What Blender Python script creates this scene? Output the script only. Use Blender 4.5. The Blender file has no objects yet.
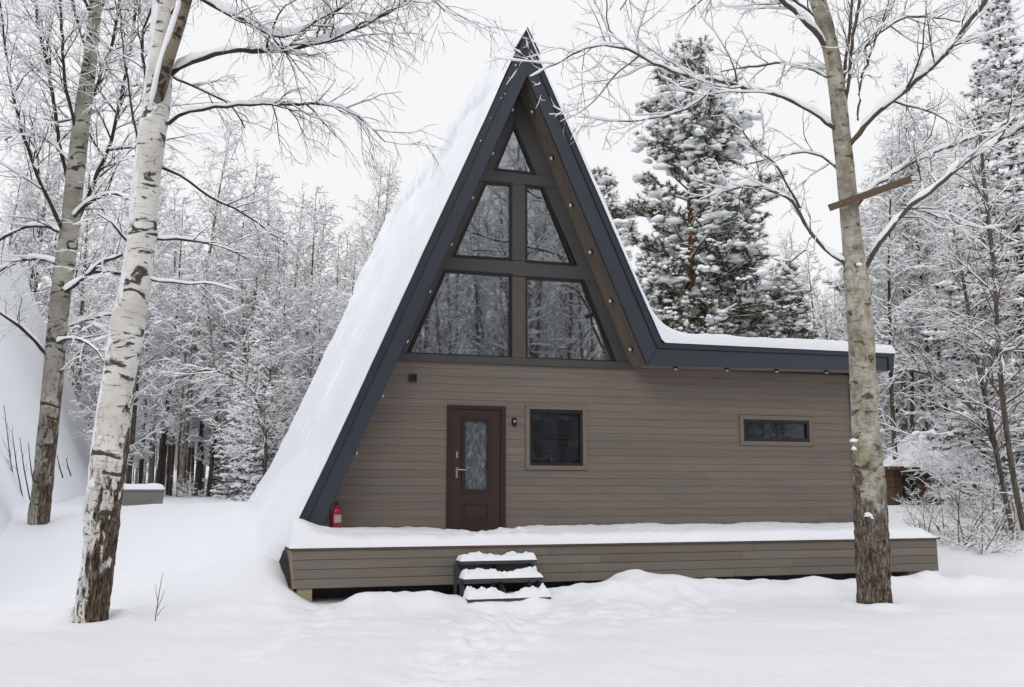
import bpy, bmesh, math, random
import numpy as np
from mathutils import Vector

sc = bpy.context.scene
COL = sc.collection
PI = math.pi
R = math.radians

# ------------------------------------------------------------------ camera
F = 1000.0
PHI = math.atan(146.5 / F)
YAW = math.atan(312 / (F / math.cos(PHI)))
CAMH = 1.6
FW = np.array([math.sin(YAW) * math.cos(PHI), math.cos(YAW) * math.cos(PHI), math.sin(PHI)])
RT = np.array([math.cos(YAW), -math.sin(YAW), 0.0])
UP = np.cross(RT, FW)
CAM = np.array([0, 0, CAMH])
def ray(x, y): return FW + RT * ((x - 512) / F) - UP * ((y - 343.5) / F)
def at(x, y, d): return CAM + ray(x, y) * d                 # a point at forward depth d
def at_y(x, y, Y): r = ray(x, y); return CAM + r * (Y / r[1])
def depth_for_z(x, y, z): return (z - CAMH) / ray(x, y)[2]

cam = bpy.data.cameras.new('camera')
cam.lens = 36.0 * F / 1024.0
cam.sensor_width = 36.0
cam.clip_start = 0.1
cam.clip_end = 2000
co = bpy.data.objects.new('camera', cam)
COL.objects.link(co)
co.location = CAM
co.rotation_euler = (PI / 2 + PHI, 0, -YAW)
sc.camera = co

# ------------------------------------------------------------------ noise
def _hash(ix, iy, iz, seed):
    h = (ix.astype(np.int64) * 374761393 + iy.astype(np.int64) * 668265263 + iz.astype(np.int64) * 2147483647 + seed * 974711) & 0xffffffff
    h = ((h ^ (h >> 13)) * 1274126177) & 0xffffffff
    h = h ^ (h >> 16)
    return (h & 0xffff) / 65535.0
def vnoise(x, y, z=0.0, seed=0):
    x, y, z = np.broadcast_arrays(np.asarray(x, float), np.asarray(y, float), np.asarray(z, float))
    ix, iy, iz = np.floor(x), np.floor(y), np.floor(z)
    fx, fy, fz = x - ix, y - iy, z - iz
    fx, fy, fz = (t * t * (3 - 2 * t) for t in (fx, fy, fz))
    out = 0
    for a in (0, 1):
        for b in (0, 1):
            for c in (0, 1):
                w = (fx if a else 1 - fx) * (fy if b else 1 - fy) * (fz if c else 1 - fz)
                out = out + w * _hash(ix + a, iy + b, iz + c, seed)
    return out * 2 - 1
def fbm(x, y, z=0.0, seed=0, oct=3):
    s, amp, out = 1.0, 1.0, 0
    for k in range(oct):
        out = out + amp * vnoise(np.asarray(x) * s, np.asarray(y) * s, np.asarray(z) * s, seed + k * 17)
        s *= 2.03; amp *= 0.5
    return out
def sstep(a, b, x):
    t = np.clip((np.asarray(x, float) - a) / (b - a), 0, 1)
    return t * t * (3 - 2 * t)

# ------------------------------------------------------------------ materials
def nmat(name):
    m = bpy.data.materials.new(name); m.use_nodes = True
    nt = m.node_tree
    return m, nt, nt.nodes['Principled BSDF']
def nd(nt, typ, **kw):
    n = nt.nodes.new(typ)
    for k, v in kw.items():
        if k.startswith('i_'):
            key = k[2:]
            key = int(key) if key.isdigit() else key.replace('_', ' ')
            n.inputs[key].default_value = v
        else: setattr(n, k, v)
    return n
def ramp(nt, fac, stops, interp='LINEAR'):
    n = nt.nodes.new('ShaderNodeValToRGB')
    n.color_ramp.interpolation = interp
    e = n.color_ramp.elements
    while len(e) < len(stops): e.new(0.5)
    for i, (p, c) in enumerate(stops):
        e[i].position = p
        e[i].color = c if len(c) == 4 else (*c, 1)
    nt.links.new(fac, n.inputs[0])
    return n.outputs[0]
def noise(nt, coord, scale, detail=3, rough=0.55, vec=None, dist=0.0):
    n = nd(nt, 'ShaderNodeTexNoise')
    n.inputs['Scale'].default_value = scale
    n.inputs['Detail'].default_value = detail
    n.inputs['Roughness'].default_value = rough
    n.inputs['Distortion'].default_value = dist
    if vec is not None:
        mp = nd(nt, 'ShaderNodeMapping'); mp.inputs['Scale'].default_value = vec
        nt.links.new(coord, mp.inputs[0]); coord = mp.outputs[0]
    nt.links.new(coord, n.inputs['Vector'])
    return n.outputs['Fac']
def mix(nt, fac, a, b):
    n = nd(nt, 'ShaderNodeMix', data_type='RGBA')
    for sock, v in ((n.inputs[0], fac), (n.inputs[6], a), (n.inputs[7], b)):
        if hasattr(v, 'links') or hasattr(v, 'is_linked'): nt.links.new(v, sock)
        elif isinstance(v, (int, float)): sock.default_value = v
        else: sock.default_value = (*v, 1) if len(v) == 3 else v
    return n.outputs[2]
def mth(nt, op, a, b=None, clamp=False):
    n = nd(nt, 'ShaderNodeMath', operation=op); n.use_clamp = clamp
    for i, v in enumerate((a, b)):
        if v is None: continue
        if isinstance(v, (int, float)): n.inputs[i].default_value = v
        else: nt.links.new(v, n.inputs[i])
    return n.outputs[0]
def bump(nt, h, strength, dist, bs):
    n = nd(nt, 'ShaderNodeBump'); n.inputs['Strength'].default_value = strength; n.inputs['Distance'].default_value = dist
    nt.links.new(h, n.inputs['Height']); nt.links.new(n.outputs[0], bs.inputs['Normal'])
def objco(nt): return nd(nt, 'ShaderNodeTexCoord').outputs['Object']
def setc(bs, c, rough, spec=0.5, metal=0.0):
    bs.inputs['Base Color'].default_value = (*c, 1)
    bs.inputs['Roughness'].default_value = rough
    bs.inputs['Specular IOR Level'].default_value = spec
    bs.inputs['Metallic'].default_value = metal

def m_snow(name, fine=30.0, strength=0.25, dist=0.02, tint=(0.882, 0.893, 0.94)):
    m, nt, bs = nmat(name)
    setc(bs, tint, 0.65, 0.25)
    c = objco(nt)
    n1 = noise(nt, c, fine, 4, 0.6); n2 = noise(nt, c, fine * 5, 2, 0.6)
    h = mth(nt, 'ADD', n1, mth(nt, 'MULTIPLY', n2, 0.25))
    bump(nt, h, strength, dist, bs)
    nt.links.new(mix(nt, noise(nt, c, 0.7, 3), tuple(t * 0.955 for t in tint), tint), bs.inputs['Base Color'])
    return m
M_SNOW = m_snow('ground_snow', 9.0, 0.35, 0.03)
M_ROOFSNOW = m_snow('roof_snow', 5.0, 0.25, 0.03)
M_SNOWT, _nt, _bs = nmat('twig_snow'); setc(_bs, (0.92, 0.93, 0.945), 0.8, 0.1)

def m_paint(name, c, rough=0.45, var=0.25, metal=0.0, scale=3.0):
    m, nt, bs = nmat(name); setc(bs, c, rough, 0.4, metal)
    n = noise(nt, objco(nt), scale, 4, 0.6)
    nt.links.new(mix(nt, n, tuple(x * (1 - var) for x in c), tuple(min(1, x * (1 + var)) for x in c)), bs.inputs['Base Color'])
    r = noise(nt, objco(nt), scale * 7, 3)
    nt.links.new(mth(nt, 'ADD', mth(nt, 'MULTIPLY', r, 0.2), rough - 0.1), bs.inputs['Roughness'])
    return m

def m_wood(name, dark, light, warm, axis_scale=(0.9, 14, 30), rough=0.62):
    """stained boards: every board has its own tone (attribute 'tone'), streaks run along the board"""
    m, nt, bs = nmat(name); setc(bs, dark, rough, 0.3)
    at_ = nd(nt, 'ShaderNodeAttribute', attribute_name='tone')
    c = objco(nt)
    tone = at_.outputs['Fac']
    base = mix(nt, tone, dark, light)
    streak = noise(nt, c, 1.0, 5, 0.65, axis_scale, 0.4)
    base = mix(nt, mth(nt, 'MULTIPLY', ramp(nt, streak, [(0.35, (0, 0, 0)), (0.7, (1, 1, 1))]), 0.35), base, tuple(x * 0.62 for x in dark))
    hue = noise(nt, c, 1.0, 3, 0.5, tuple(s * f for s, f in zip(axis_scale, (0.42, 0.5, 0.2))), 0.6)
    base = mix(nt, mth(nt, 'MULTIPLY', ramp(nt, hue, [(0.44, (0, 0, 0)), (0.76, (1, 1, 1))]), 0.5), base, warm)
    cool = noise(nt, c, 1.0, 4, 0.6, tuple(s_ * f for s_, f in zip(axis_scale, (0.55, 0.5, 0.25))), 0.8)
    base = mix(nt, mth(nt, 'MULTIPLY', ramp(nt, cool, [(0.48, (0, 0, 0)), (0.66, (1, 1, 1))]), 0.6), base, tuple(x * f for x, f in zip(dark, (0.86, 1.02, 1.03))))
    nt.links.new(base, bs.inputs['Base Color'])
    bump(nt, streak, 0.25, 0.004, bs)
    return m
M_SIDING = m_wood('stained_siding', (0.150, 0.123, 0.106), (0.206, 0.172, 0.149), (0.245, 0.162, 0.110))
M_SKIRT = m_wood('weathered_skirt_boards', (0.156, 0.134, 0.115), (0.212, 0.185, 0.16), (0.185, 0.125, 0.088))
M_SOFFIT = m_wood('soffit_boards', (0.135, 0.110, 0.090), (0.20, 0.165, 0.136), (0.18, 0.13, 0.095), (14, 14, 0.9))
M_SOFFITF = m_wood('flat_soffit_boards', (0.20, 0.165, 0.14), (0.27, 0.225, 0.19), (0.24, 0.18, 0.135))
M_POST = m_wood('window_post_wood', (0.075, 0.060, 0.051), (0.11, 0.087, 0.072), (0.13, 0.088, 0.06), (14, 14, 0.9))
M_ENDWOOD = m_wood('end_board_wood', (0.26, 0.17, 0.13), (0.34, 0.23, 0.18), (0.3, 0.19, 0.13))
M_LIP = m_wood('deck_edge_wood', (0.11, 0.07, 0.045), (0.16, 0.10, 0.065), (0.2, 0.11, 0.06))
M_TRIM = m_wood('window_trim_wood', (0.165, 0.132, 0.108), (0.21, 0.170, 0.14), (0.2, 0.145, 0.11))
M_BLOCK = m_wood('support_block_wood', (0.30, 0.26, 0.16), (0.38, 0.33, 0.2), (0.3, 0.22, 0.12))
M_PLANK = m_wood('old_plank_wood', (0.10, 0.062, 0.04), (0.15, 0.10, 0.065), (0.16, 0.09, 0.05))
M_SHED = m_wood('shed_boards', (0.085, 0.048, 0.030), (0.14, 0.08, 0.05), (0.15, 0.07, 0.04))
M_NAVY = m_paint('dark_blue_grey_metal', (0.036, 0.040, 0.055), 0.42, 0.18)
M_NAVY2 = m_paint('dark_blue_grey_flashing', (0.028, 0.032, 0.044), 0.38, 0.15)
M_FRAME = m_paint('charcoal_frame_paint', (0.060, 0.058, 0.058), 0.5, 0.2)
M_BLACK = m_paint('black_frame', (0.009, 0.009, 0.010), 0.4, 0.2)
M_DOOR = m_paint('brown_door_enamel', (0.036, 0.0185, 0.0135), 0.38, 0.15)
M_DOORD = m_paint('dark_brown_door_frame', (0.026, 0.013, 0.010), 0.42, 0.15)
M_STEEL = m_paint('brushed_steel', (0.45, 0.44, 0.42), 0.3, 0.1, 1.0, 20)
M_STEP = m_paint('grey_step_metal', (0.05, 0.053, 0.058), 0.5, 0.3, 0.0, 12)
M_RED = m_paint('red_extinguisher_paint', (0.23, 0.009, 0.016), 0.3, 0.15)
M_LABEL = m_paint('pale_label', (0.32, 0.30, 0.29), 0.5, 0.4, 0.0, 40)
M_TARP_SHADE = m_paint('black_tarp_and_shade', (0.012, 0.012, 0.013), 0.5, 0.3)  # corner tarp, and the added shade sheet under the deck
M_BOX = m_paint('grey_box_boards', (0.19, 0.19, 0.17), 0.7, 0.3)
M_DARKROOM = m_paint('dark_interior', (0.02, 0.018, 0.016), 0.9, 0.1)
M_GREYMETAL = m_paint('grey_sheet_metal', (0.24, 0.245, 0.255), 0.5, 0.15)
M_BULB, _nt, _bs = nmat('spot_lens'); setc(_bs, (0.75, 0.74, 0.7), 0.2)

def m_glass(name, base, refl, wave=0.0, scale=2.0):
    m, nt, bs = nmat(name); setc(bs, base, 0.5, 0.0)
    g = nd(nt, 'ShaderNodeBsdfGlossy'); g.inputs['Roughness'].default_value = 0.02
    g.inputs['Color'].default_value = (0.9, 0.95, 1.0, 1)
    fr = nd(nt, 'ShaderNodeFresnel'); fr.inputs['IOR'].default_value = 1.5
    fac = mth(nt, 'ADD', fr.outputs[0], refl - 0.05, True)
    mx = nd(nt, 'ShaderNodeMixShader')
    nt.links.new(fac, mx.inputs[0]); nt.links.new(bs.outputs[0], mx.inputs[1]); nt.links.new(g.outputs[0], mx.inputs[2])
    nt.links.new(mx.outputs[0], nt.nodes['Material Output'].inputs[0])
    if wave:
        n = noise(nt, objco(nt), scale, 2)
        b = nd(nt, 'ShaderNodeBump'); b.inputs['Strength'].default_value = wave; b.inputs['Distance'].default_value = 0.02
        nt.links.new(n, b.inputs['Height']); nt.links.new(b.outputs[0], g.inputs['Normal'])
    return m
M_GLASS = m_glass('window_glass', (0.010, 0.011, 0.012), 0.36, 0.05, 1.2)
M_GLASS2 = m_glass('screened_window_glass', (0.016, 0.017, 0.019), 0.06, 0.1, 2.0)

def m_doorglass():
    m, nt, bs = nmat('textured_door_glass'); setc(bs, (0.1, 0.12, 0.13), 0.15, 0.6)
    c = objco(nt)
    v = nd(nt, 'ShaderNodeTexVoronoi', feature='DISTANCE_TO_EDGE'); v.inputs['Scale'].default_value = 1.0
    mp = nd(nt, 'ShaderNodeMapping'); mp.inputs['Scale'].default_value = (16, 16, 5.5)
    nt.links.new(c, mp.inputs[0]); nt.links.new(mp.outputs[0], v.inputs['Vector'])
    line = ramp(nt, v.outputs['Distance'], [(0.03, (1, 1, 1)), (0.07, (0, 0, 0))])
    n = noise(nt, c, 14, 3, 0.6, (1, 1, 0.5))
    base = ramp(nt, n, [(0.3, (0.03, 0.036, 0.04)), (0.55, (0.08, 0.094, 0.10)), (0.72, (0.2, 0.225, 0.235))])
    nt.links.new(mix(nt, mth(nt, 'MULTIPLY', line, 0.3), base, (0.3, 0.33, 0.34)), bs.inputs['Base Color'])
    bump(nt, n, 0.5, 0.01, bs)
    return m
M_DOORGLASS = m_doorglass()

def m_twig(name, c1, c2):
    m, nt, bs = nmat(name); setc(bs, c1, 0.85, 0.2)
    nt.links.new(mix(nt, noise(nt, objco(nt), 6, 3), c1, c2), bs.inputs['Base Color'])
    return m
M_TWIG = m_twig('birch_twig_bark', (0.030, 0.022, 0.020), (0.070, 0.054, 0.048))
M_TWIGF = m_twig('haze_paled_twig_bark', (0.105, 0.080, 0.066), (0.20, 0.162, 0.138))  # bark colour lightened to suggest haze among the trees
M_TWIGFAR = m_twig('far_wood_haze_bark', (0.22, 0.195, 0.18), (0.34, 0.31, 0.29))  # paler bark for the far wood, distance haze put into the colour
M_TWIGA = m_twig('aspen_twig_bark', (0.060, 0.045, 0.036), (0.135, 0.105, 0.082))
M_REED = m_twig('dry_stalk', (0.10, 0.065, 0.04), (0.16, 0.11, 0.07))

def m_birch(name, zr=(0.3, 2.6), rough_bias=0.0, white=(0.79, 0.765, 0.725), grey=(0.56, 0.53, 0.485), snow=0.5):
    m, nt, bs = nmat(name); setc(bs, white, 0.8, 0.2)
    c = objco(nt)
    sx = nd(nt, 'ShaderNodeSeparateXYZ'); nt.links.new(c, sx.inputs[0])
    big = noise(nt, c, 1.6, 4, 0.6)
    col = mix(nt, ramp(nt, big, [(0.35, (0, 0, 0)), (0.65, (1, 1, 1))]), grey, white)
    # thin horizontal lenticels
    ln = noise(nt, c, 1.0, 4, 0.65, (5, 5, 42))
    lm = ramp(nt, ln, [(0.58, (0, 0, 0)), (0.66, (1, 1, 1))])
    col = mix(nt, mth(nt, 'MULTIPLY', lm, 0.62), col, (0.10, 0.08, 0.065))
    # black scars
    pt = noise(nt, c, 1.0, 5, 0.6, (2.7, 2.7, 6.2), 1.0)
    pm = ramp(nt, pt, [(0.568, (0, 0, 0)), (0.60, (1, 1, 1))])
    col = mix(nt, mth(nt, 'MULTIPLY', pm, 0.93), col, (0.030, 0.026, 0.020))
    # corky lower bark, breaking up into white flakes
    nb = noise(nt, c, 1.0, 5, 0.65, (6, 6, 2.2))
    mr = nd(nt, 'ShaderNodeMapRange'); mr.inputs['From Min'].default_value = zr[0]; mr.inputs['From Max'].default_value = zr[1]
    mr.inputs['To Min'].default_value = 1.0; mr.inputs['To Max'].default_value = 0.0; mr.clamp = False
    nt.links.new(sx.outputs['Z'], mr.inputs['Value'])
    gq = nd(nt, 'ShaderNodeNewGeometry'); sq = nd(nt, 'ShaderNodeSeparateXYZ'); nt.links.new(gq.outputs['Normal'], sq.inputs[0])
    side = mth(nt, 'MULTIPLY', sq.outputs['X'], 0.22)
    lo = mth(nt, 'ADD', mth(nt, 'ADD', mth(nt, 'MULTIPLY', nb, 1.6), mth(nt, 'MULTIPLY', mr.outputs[0], 0.36)), mth(nt, 'ADD', side, rough_bias))
    low = ramp(nt, mth(nt, 'SUBTRACT', lo, 0.3), [(0.70, (0, 0, 0)), (0.76, (1, 1, 1))])
    vc = noise(nt, c, 1.0, 6, 0.72, (32, 32, 5.5), 0.5)
    cork = ramp(nt, vc, [(0.38, (0.014, 0.010, 0.008)), (0.5, (0.115, 0.082, 0.058)), (0.62, (0.27, 0.205, 0.155))])
    zc_ = nd(nt, 'ShaderNodeMapRange'); zc_.inputs['From Min'].default_value = zr[1] * 0.5; zc_.inputs['From Max'].default_value = zr[1] * 1.25; zc_.inputs['To Min'].default_value = 0.85; zc_.inputs['To Max'].default_value = 0.0
    nt.links.new(sx.outputs['Z'], zc_.inputs['Value'])
    ck = noise(nt, c, 1.0, 5, 0.7, (13, 13, 6), 0.8)
    col = mix(nt, mth(nt, 'MULTIPLY', ramp(nt, ck, [(0.40, (1, 1, 1)), (0.47, (0, 0, 0))]), zc_.outputs[0]), col, (0.07, 0.052, 0.04))
    col = mix(nt, low, col, cork)
    # snow stuck to the windward side
    if snow > 0:
        gn = nd(nt, 'ShaderNodeNewGeometry')
        sn = nd(nt, 'ShaderNodeSeparateXYZ'); nt.links.new(gn.outputs['Normal'], sn.inputs[0])
        sv = mth(nt, 'ADD', mth(nt, 'MULTIPLY', sn.outputs['X'], -0.55), mth(nt, 'MULTIPLY', noise(nt, c, 1.0, 5, 0.6, (5, 5, 2.5)), 1.1))
        sm = ramp(nt, sv, [(1.02 - 0.16 * snow, (0, 0, 0)), (1.07 - 0.16 * snow, (1, 1, 1))])
        col = mix(nt, sm, col, (0.82, 0.835, 0.86))
    nt.links.new(col, bs.inputs['Base Color'])
    hh = mth(nt, 'ADD', mth(nt, 'MULTIPLY', vc, mth(nt, 'ADD', mth(nt, 'MULTIPLY', low, 1.0), 0.12)), mth(nt, 'MULTIPLY', pm, -0.15))
    bump(nt, hh, 0.9, 0.05, bs)
    return m
M_BIRCH = m_birch('white_birch_bark', (0.0, 2.5))
M_BIRCH2 = m_birch('greenish_birch_bark', (-0.6, 3.4), -0.06, (0.42, 0.40, 0.345), (0.19, 0.18, 0.145), 0.1)

M_FORK = m_birch('brown_fork_bark', (-9, -8), 0.0, (0.26, 0.22, 0.17), (0.13, 0.105, 0.08), 0.3)
def m_aspen():
    m, nt, bs = nmat('grey_tan_bark'); setc(bs, (0.3, 0.26, 0.2), 0.85, 0.2)
    c = objco(nt)
    sx = nd(nt, 'ShaderNodeSeparateXYZ'); nt.links.new(c, sx.inputs[0])
    n = noise(nt, c, 2.2, 5, 0.6)
    col = ramp(nt, n, [(0.32, (0.19, 0.172, 0.145)), (0.48, (0.37, 0.345, 0.295)), (0.68, (0.54, 0.51, 0.45))])
    mo = noise(nt, c, 1.0, 5, 0.7, (11, 11, 8), 0.5)
    col = mix(nt, mth(nt, 'MULTIPLY', ramp(nt, mo, [(0.5, (0, 0, 0)), (0.6, (1, 1, 1))]), 0.5), col, (0.135, 0.112, 0.085))
    col = mix(nt, mth(nt, 'MULTIPLY', ramp(nt, mo, [(0.36, (1, 1, 1)), (0.43, (0, 0, 0))]), 0.5), col, (0.52, 0.49, 0.43))
    ln = noise(nt, c, 1.0, 5, 0.7, (9, 9, 34))
    col = mix(nt, mth(nt, 'MULTIPLY', ramp(nt, ln, [(0.53, (0, 0, 0)), (0.64, (1, 1, 1))]), 0.55), col, (0.11, 0.09, 0.065))
    li = noise(nt, c, 1.0, 5, 0.65, (5, 5, 2.6))
    col = mix(nt, mth(nt, 'MULTIPLY', ramp(nt, li, [(0.5, (0, 0, 0)), (0.61, (1, 1, 1))]), 0.62), col, (0.22, 0.185, 0.07))
    pt = noise(nt, c, 1.0, 5, 0.6, (4, 4, 7), 1.0)
    col = mix(nt, mth(nt, 'MULTIPLY', ramp(nt, pt, [(0.575, (0, 0, 0)), (0.63, (1, 1, 1))]), 0.82), col, (0.045, 0.035, 0.022))
    nb = noise(nt, c, 1.0, 5, 0.65, (4, 4, 2))
    mr = nd(nt, 'ShaderNodeMapRange'); mr.inputs['From Min'].default_value = 0.9; mr.inputs['From Max'].default_value = 2.3
    mr.inputs['To Min'].default_value = 1.0; mr.inputs['To Max'].default_value = 0.0
    nt.links.new(sx.outputs['Z'], mr.inputs['Value'])
    low = ramp(nt, mth(nt, 'ADD', mr.outputs[0], mth(nt, 'MULTIPLY', mth(nt, 'SUBTRACT', nb, 0.5), 2.4)), [(0.42, (0, 0, 0)), (0.58, (1, 1, 1))])
    vc = noise(nt, c, 1.0, 6, 0.72, (24, 24, 9), 0.7)
    cork = ramp(nt, vc, [(0.37, (0.022, 0.017, 0.013)), (0.5, (0.15, 0.120, 0.092)), (0.62, (0.34, 0.29, 0.235))])
    col = mix(nt, low, col, cork)
    nt.links.new(col, bs.inputs['Base Color'])
    bump(nt, mth(nt, 'ADD', mth(nt, 'MULTIPLY', vc, mth(nt, 'ADD', low, 0.25)), mth(nt, 'MULTIPLY', ln, 0.15)), 0.9, 0.05, bs)
    return m
M_ASPEN = m_aspen()

def m_ptrunk(name, c1, c2, c3, z0=1e6, z1=2e6):
    m, nt, bs = nmat(name); setc(bs, c1, 0.9, 0.1)
    c = objco(nt)
    n = noise(nt, c, 1.0, 5, 0.7, (9, 9, 2.5))
    lowc = ramp(nt, n, [(0.35, tuple(x * 0.4 for x in c1)), (0.5, c1), (0.7, c2)])
    sx = nd(nt, 'ShaderNodeSeparateXYZ'); nt.links.new(c, sx.inputs[0])
    mr = nd(nt, 'ShaderNodeMapRange'); mr.inputs['From Min'].default_value = z0; mr.inputs['From Max'].default_value = z1
    nt.links.new(sx.outputs['Z'], mr.inputs['Value'])
    nt.links.new(mix(nt, mr.outputs[0], lowc, c3), bs.inputs['Base Color'])
    return m
M_PINETRUNK = m_ptrunk('pine_bark', (0.085, 0.06, 0.05), (0.15, 0.11, 0.09), (0.17, 0.065, 0.038), 3.5, 5.5)
M_FTRUNK = [m_ptrunk('grey_brown_wood_bark', (0.105, 0.086, 0.072), (0.20, 0.172, 0.148), (0.17, 0.15, 0.135)),
            m_ptrunk('pale_wood_bark', (0.17, 0.155, 0.135), (0.29, 0.27, 0.24), (0.3, 0.28, 0.25)),
            m_ptrunk('dark_wood_bark', (0.075, 0.056, 0.045), (0.145, 0.114, 0.092), (0.13, 0.11, 0.1))]
def m_needle(name, a, b):
    m, nt, bs = nmat(name); setc(bs, a, 0.7, 0.2)
    nt.links.new(mix(nt, noise(nt, objco(nt), 2.5, 2), a, b), bs.inputs['Base Color'])
    return m
M_NEEDLE = m_needle('pine_needles', (0.042, 0.058, 0.026), (0.095, 0.110, 0.052))
M_NEEDLE2 = m_needle('spruce_needles', (0.014, 0.024, 0.013), (0.036, 0.05, 0.026))

# ------------------------------------------------------------------ mesh builders
def tag(o, label=None, cat=None, group=None, kind=None):
    if label: o['label'] = label
    if cat: o['category'] = cat
    if group: o['group'] = group
    if kind: o['kind'] = kind
    return o
def empty(name, loc, label, cat, group=None, rz=0.0):
    o = bpy.data.objects.new(name, None); COL.objects.link(o)
    o.location = [float(v) for v in loc]; o.rotation_euler = (0, 0, rz)
    o.empty_display_size = 0.3
    return tag(o, label, cat, group)
def np_mesh(name, V, faces_list, mats, smooth=True, tone=None):
    """faces_list: [(array (n,k) of vertex ids, material index)]"""
    me = bpy.data.meshes.new(name)
    V = np.asarray(V, np.float32)
    me.vertices.add(len(V)); me.vertices.foreach_set('co', V.ravel())
    nl = sum(f.size for f, _ in faces_list); npol = sum(len(f) for f, _ in faces_list)
    me.loops.add(nl); me.polygons.add(npol)
    me.loops.foreach_set('vertex_index', np.concatenate([f.ravel() for f, _ in faces_list]).astype(np.int32))
    tot = np.concatenate([np.full(len(f), f.shape[1], np.int32) for f, _ in faces_list])
    st = np.concatenate([[0], np.cumsum(tot)[:-1]]).astype(np.int32)
    me.polygons.foreach_set('loop_start', st); me.polygons.foreach_set('loop_total', tot)
    me.polygons.foreach_set('material_index', np.concatenate([np.full(len(f), k, np.int32) for f, k in faces_list]))
    me.polygons.foreach_set('use_smooth', np.full(npol, smooth))
    for m in mats: me.materials.append(m)
    if tone is not None:
        a = me.attributes.new('tone', 'FLOAT', 'POINT'); a.data.foreach_set('value', np.asarray(tone, np.float32))
    me.update(calc_edges=True); me.validate()
    return me
def link(name, me, parent=None, loc=None):
    o = bpy.data.objects.new(name, me); COL.objects.link(o)
    if parent: o.parent = parent
    if loc is not None: o.location = [float(v) for v in loc]
    return o

class MB:
    """collects boxes, prisms and tubes; builds them as ONE mesh object"""
    def __init__(s): s.V = []; s.F = []; s.T = []; s.mi = []
    def poly(s, pts, faces, tone=0.5, mi=0):
        b = len(s.V)
        s.V += [tuple(float(c) for c in p) for p in pts]; s.T += [tone] * len(pts)
        for f in faces: s.F.append([b + i for i in f]); s.mi.append(mi)
        return s
    def box(s, x0, x1, y0, y1, z0, z1, tone=0.5, mi=0):
        p = [(x0, y0, z0), (x1, y0, z0), (x1, y1, z0), (x0, y1, z0), (x0, y0, z1), (x1, y0, z1), (x1, y1, z1), (x0, y1, z1)]
        return s.poly(p, [(0, 3, 2, 1), (4, 5, 6, 7), (0, 1, 5, 4), (1, 2, 6, 5), (2, 3, 7, 6), (3, 0, 4, 7)], tone, mi)
    def prism(s, xz, y0, y1, tone=0.5, mi=0):
        """polygon in x,z (counter-clockwise seen from -Y) pulled from y0 to y1"""
        n = len(xz)
        p = [(x, y0, z) for x, z in xz] + [(x, y1, z) for x, z in xz]
        fs = [tuple(range(n)), tuple(range(2 * n - 1, n - 1, -1))] + [(i, i + n, (i + 1) % n + n, (i + 1) % n) for i in range(n)]
        return s.poly(p, fs, tone, mi)
    def frame(s, xz, w, y0, y1):
        """picture frame of width w inside polygon xz (ccw)"""
        inn = inset(xz, w); n = len(xz)
        for i in range(n):
            j = (i + 1) % n
            s.prism([xz[i], xz[j], inn[j], inn[i]], y0, y1)
        return s
    def tube(s, pts, rad, sides=8, tone=0.5, mi=0, cap=True):
        pts = [Vector(p) for p in pts]; n = len(pts); b = len(s.V)
        if not hasattr(rad, '__len__'): rad = [rad] * n
        for i, p in enumerate(pts):
            t = (pts[min(i + 1, n - 1)] - pts[max(i - 1, 0)]).normalized()
            u = t.cross(Vector((0.31, 0.17, 1.0)))
            if u.length < 0.2: u = t.cross(Vector((1, 0.2, 0)))
            u.normalize(); v = t.cross(u)
            for k in range(sides):
                a = 2 * PI * k / sides
                s.V.append(tuple(p + (u * math.cos(a) + v * math.sin(a)) * rad[i])); s.T.append(tone)
        for i in range(n - 1):
            for k in range(sides):
                a, c = b + i * sides + k, b + i * sides + (k + 1) % sides
                s.F.append([a, c, c + sides, a + sides]); s.mi.append(mi)
        if cap:
            s.F.append([b + k for k in range(sides - 1, -1, -1)]); s.mi.append(mi)
            s.F.append([b + (n - 1) * sides + k for k in range(sides)]); s.mi.append(mi)
        return s
    def build(s, name, mats, parent=None, bevel=0.0, smooth=False, loc=None):
        if not isinstance(mats, (list, tuple)): mats = [mats]
        me = bpy.data.meshes.new(name)
        V = s.V
        if parent is not None and loc is None:
            w = wloc(parent); V = [(x - w[0], y - w[1], z - w[2]) for x, y, z in V]
        me.from_pydata(V, [], s.F)
        for m in mats: me.materials.append(m)
        me.polygons.foreach_set('material_index', s.mi)
        a = me.attributes.new('tone', 'FLOAT', 'POINT'); a.data.foreach_set('value', s.T)
        bm = bmesh.new(); bm.from_mesh(me)
        bmesh.ops.recalc_face_normals(bm, faces=bm.faces)
        if bevel:
            bmesh.ops.bevel(bm, geom=[e for e in bm.edges if len(e.link_faces) == 2 and e.calc_face_angle(0) > 0.5], offset=bevel, segments=2, affect='EDGES', clamp_overlap=True)
        bm.to_mesh(me); bm.free()
        if smooth: me.polygons.foreach_set('use_smooth', [True] * len(me.polygons))
        me.update()
        return link(name, me, parent)
def wloc(o):
    v = Vector((0, 0, 0))
    while o is not None: v = v + o.location; o = o.parent
    return v
def inset(xz, w):
    n = len(xz); out = []
    for i in range(n):
        p0, p1, p2 = Vector(xz[i - 1]), Vector(xz[i]), Vector(xz[(i + 1) % n])
        d1 = (p1 - p0).normalized(); d2 = (p2 - p1).normalized()
        n1 = Vector((-d1.y, d1.x)); n2 = Vector((-d2.y, d2.x))
        k = n1 + n2; k = k / max(0.15, (1 + n1.dot(n2)))
        out.append(tuple(p1 + k * w))
    return out

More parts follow.
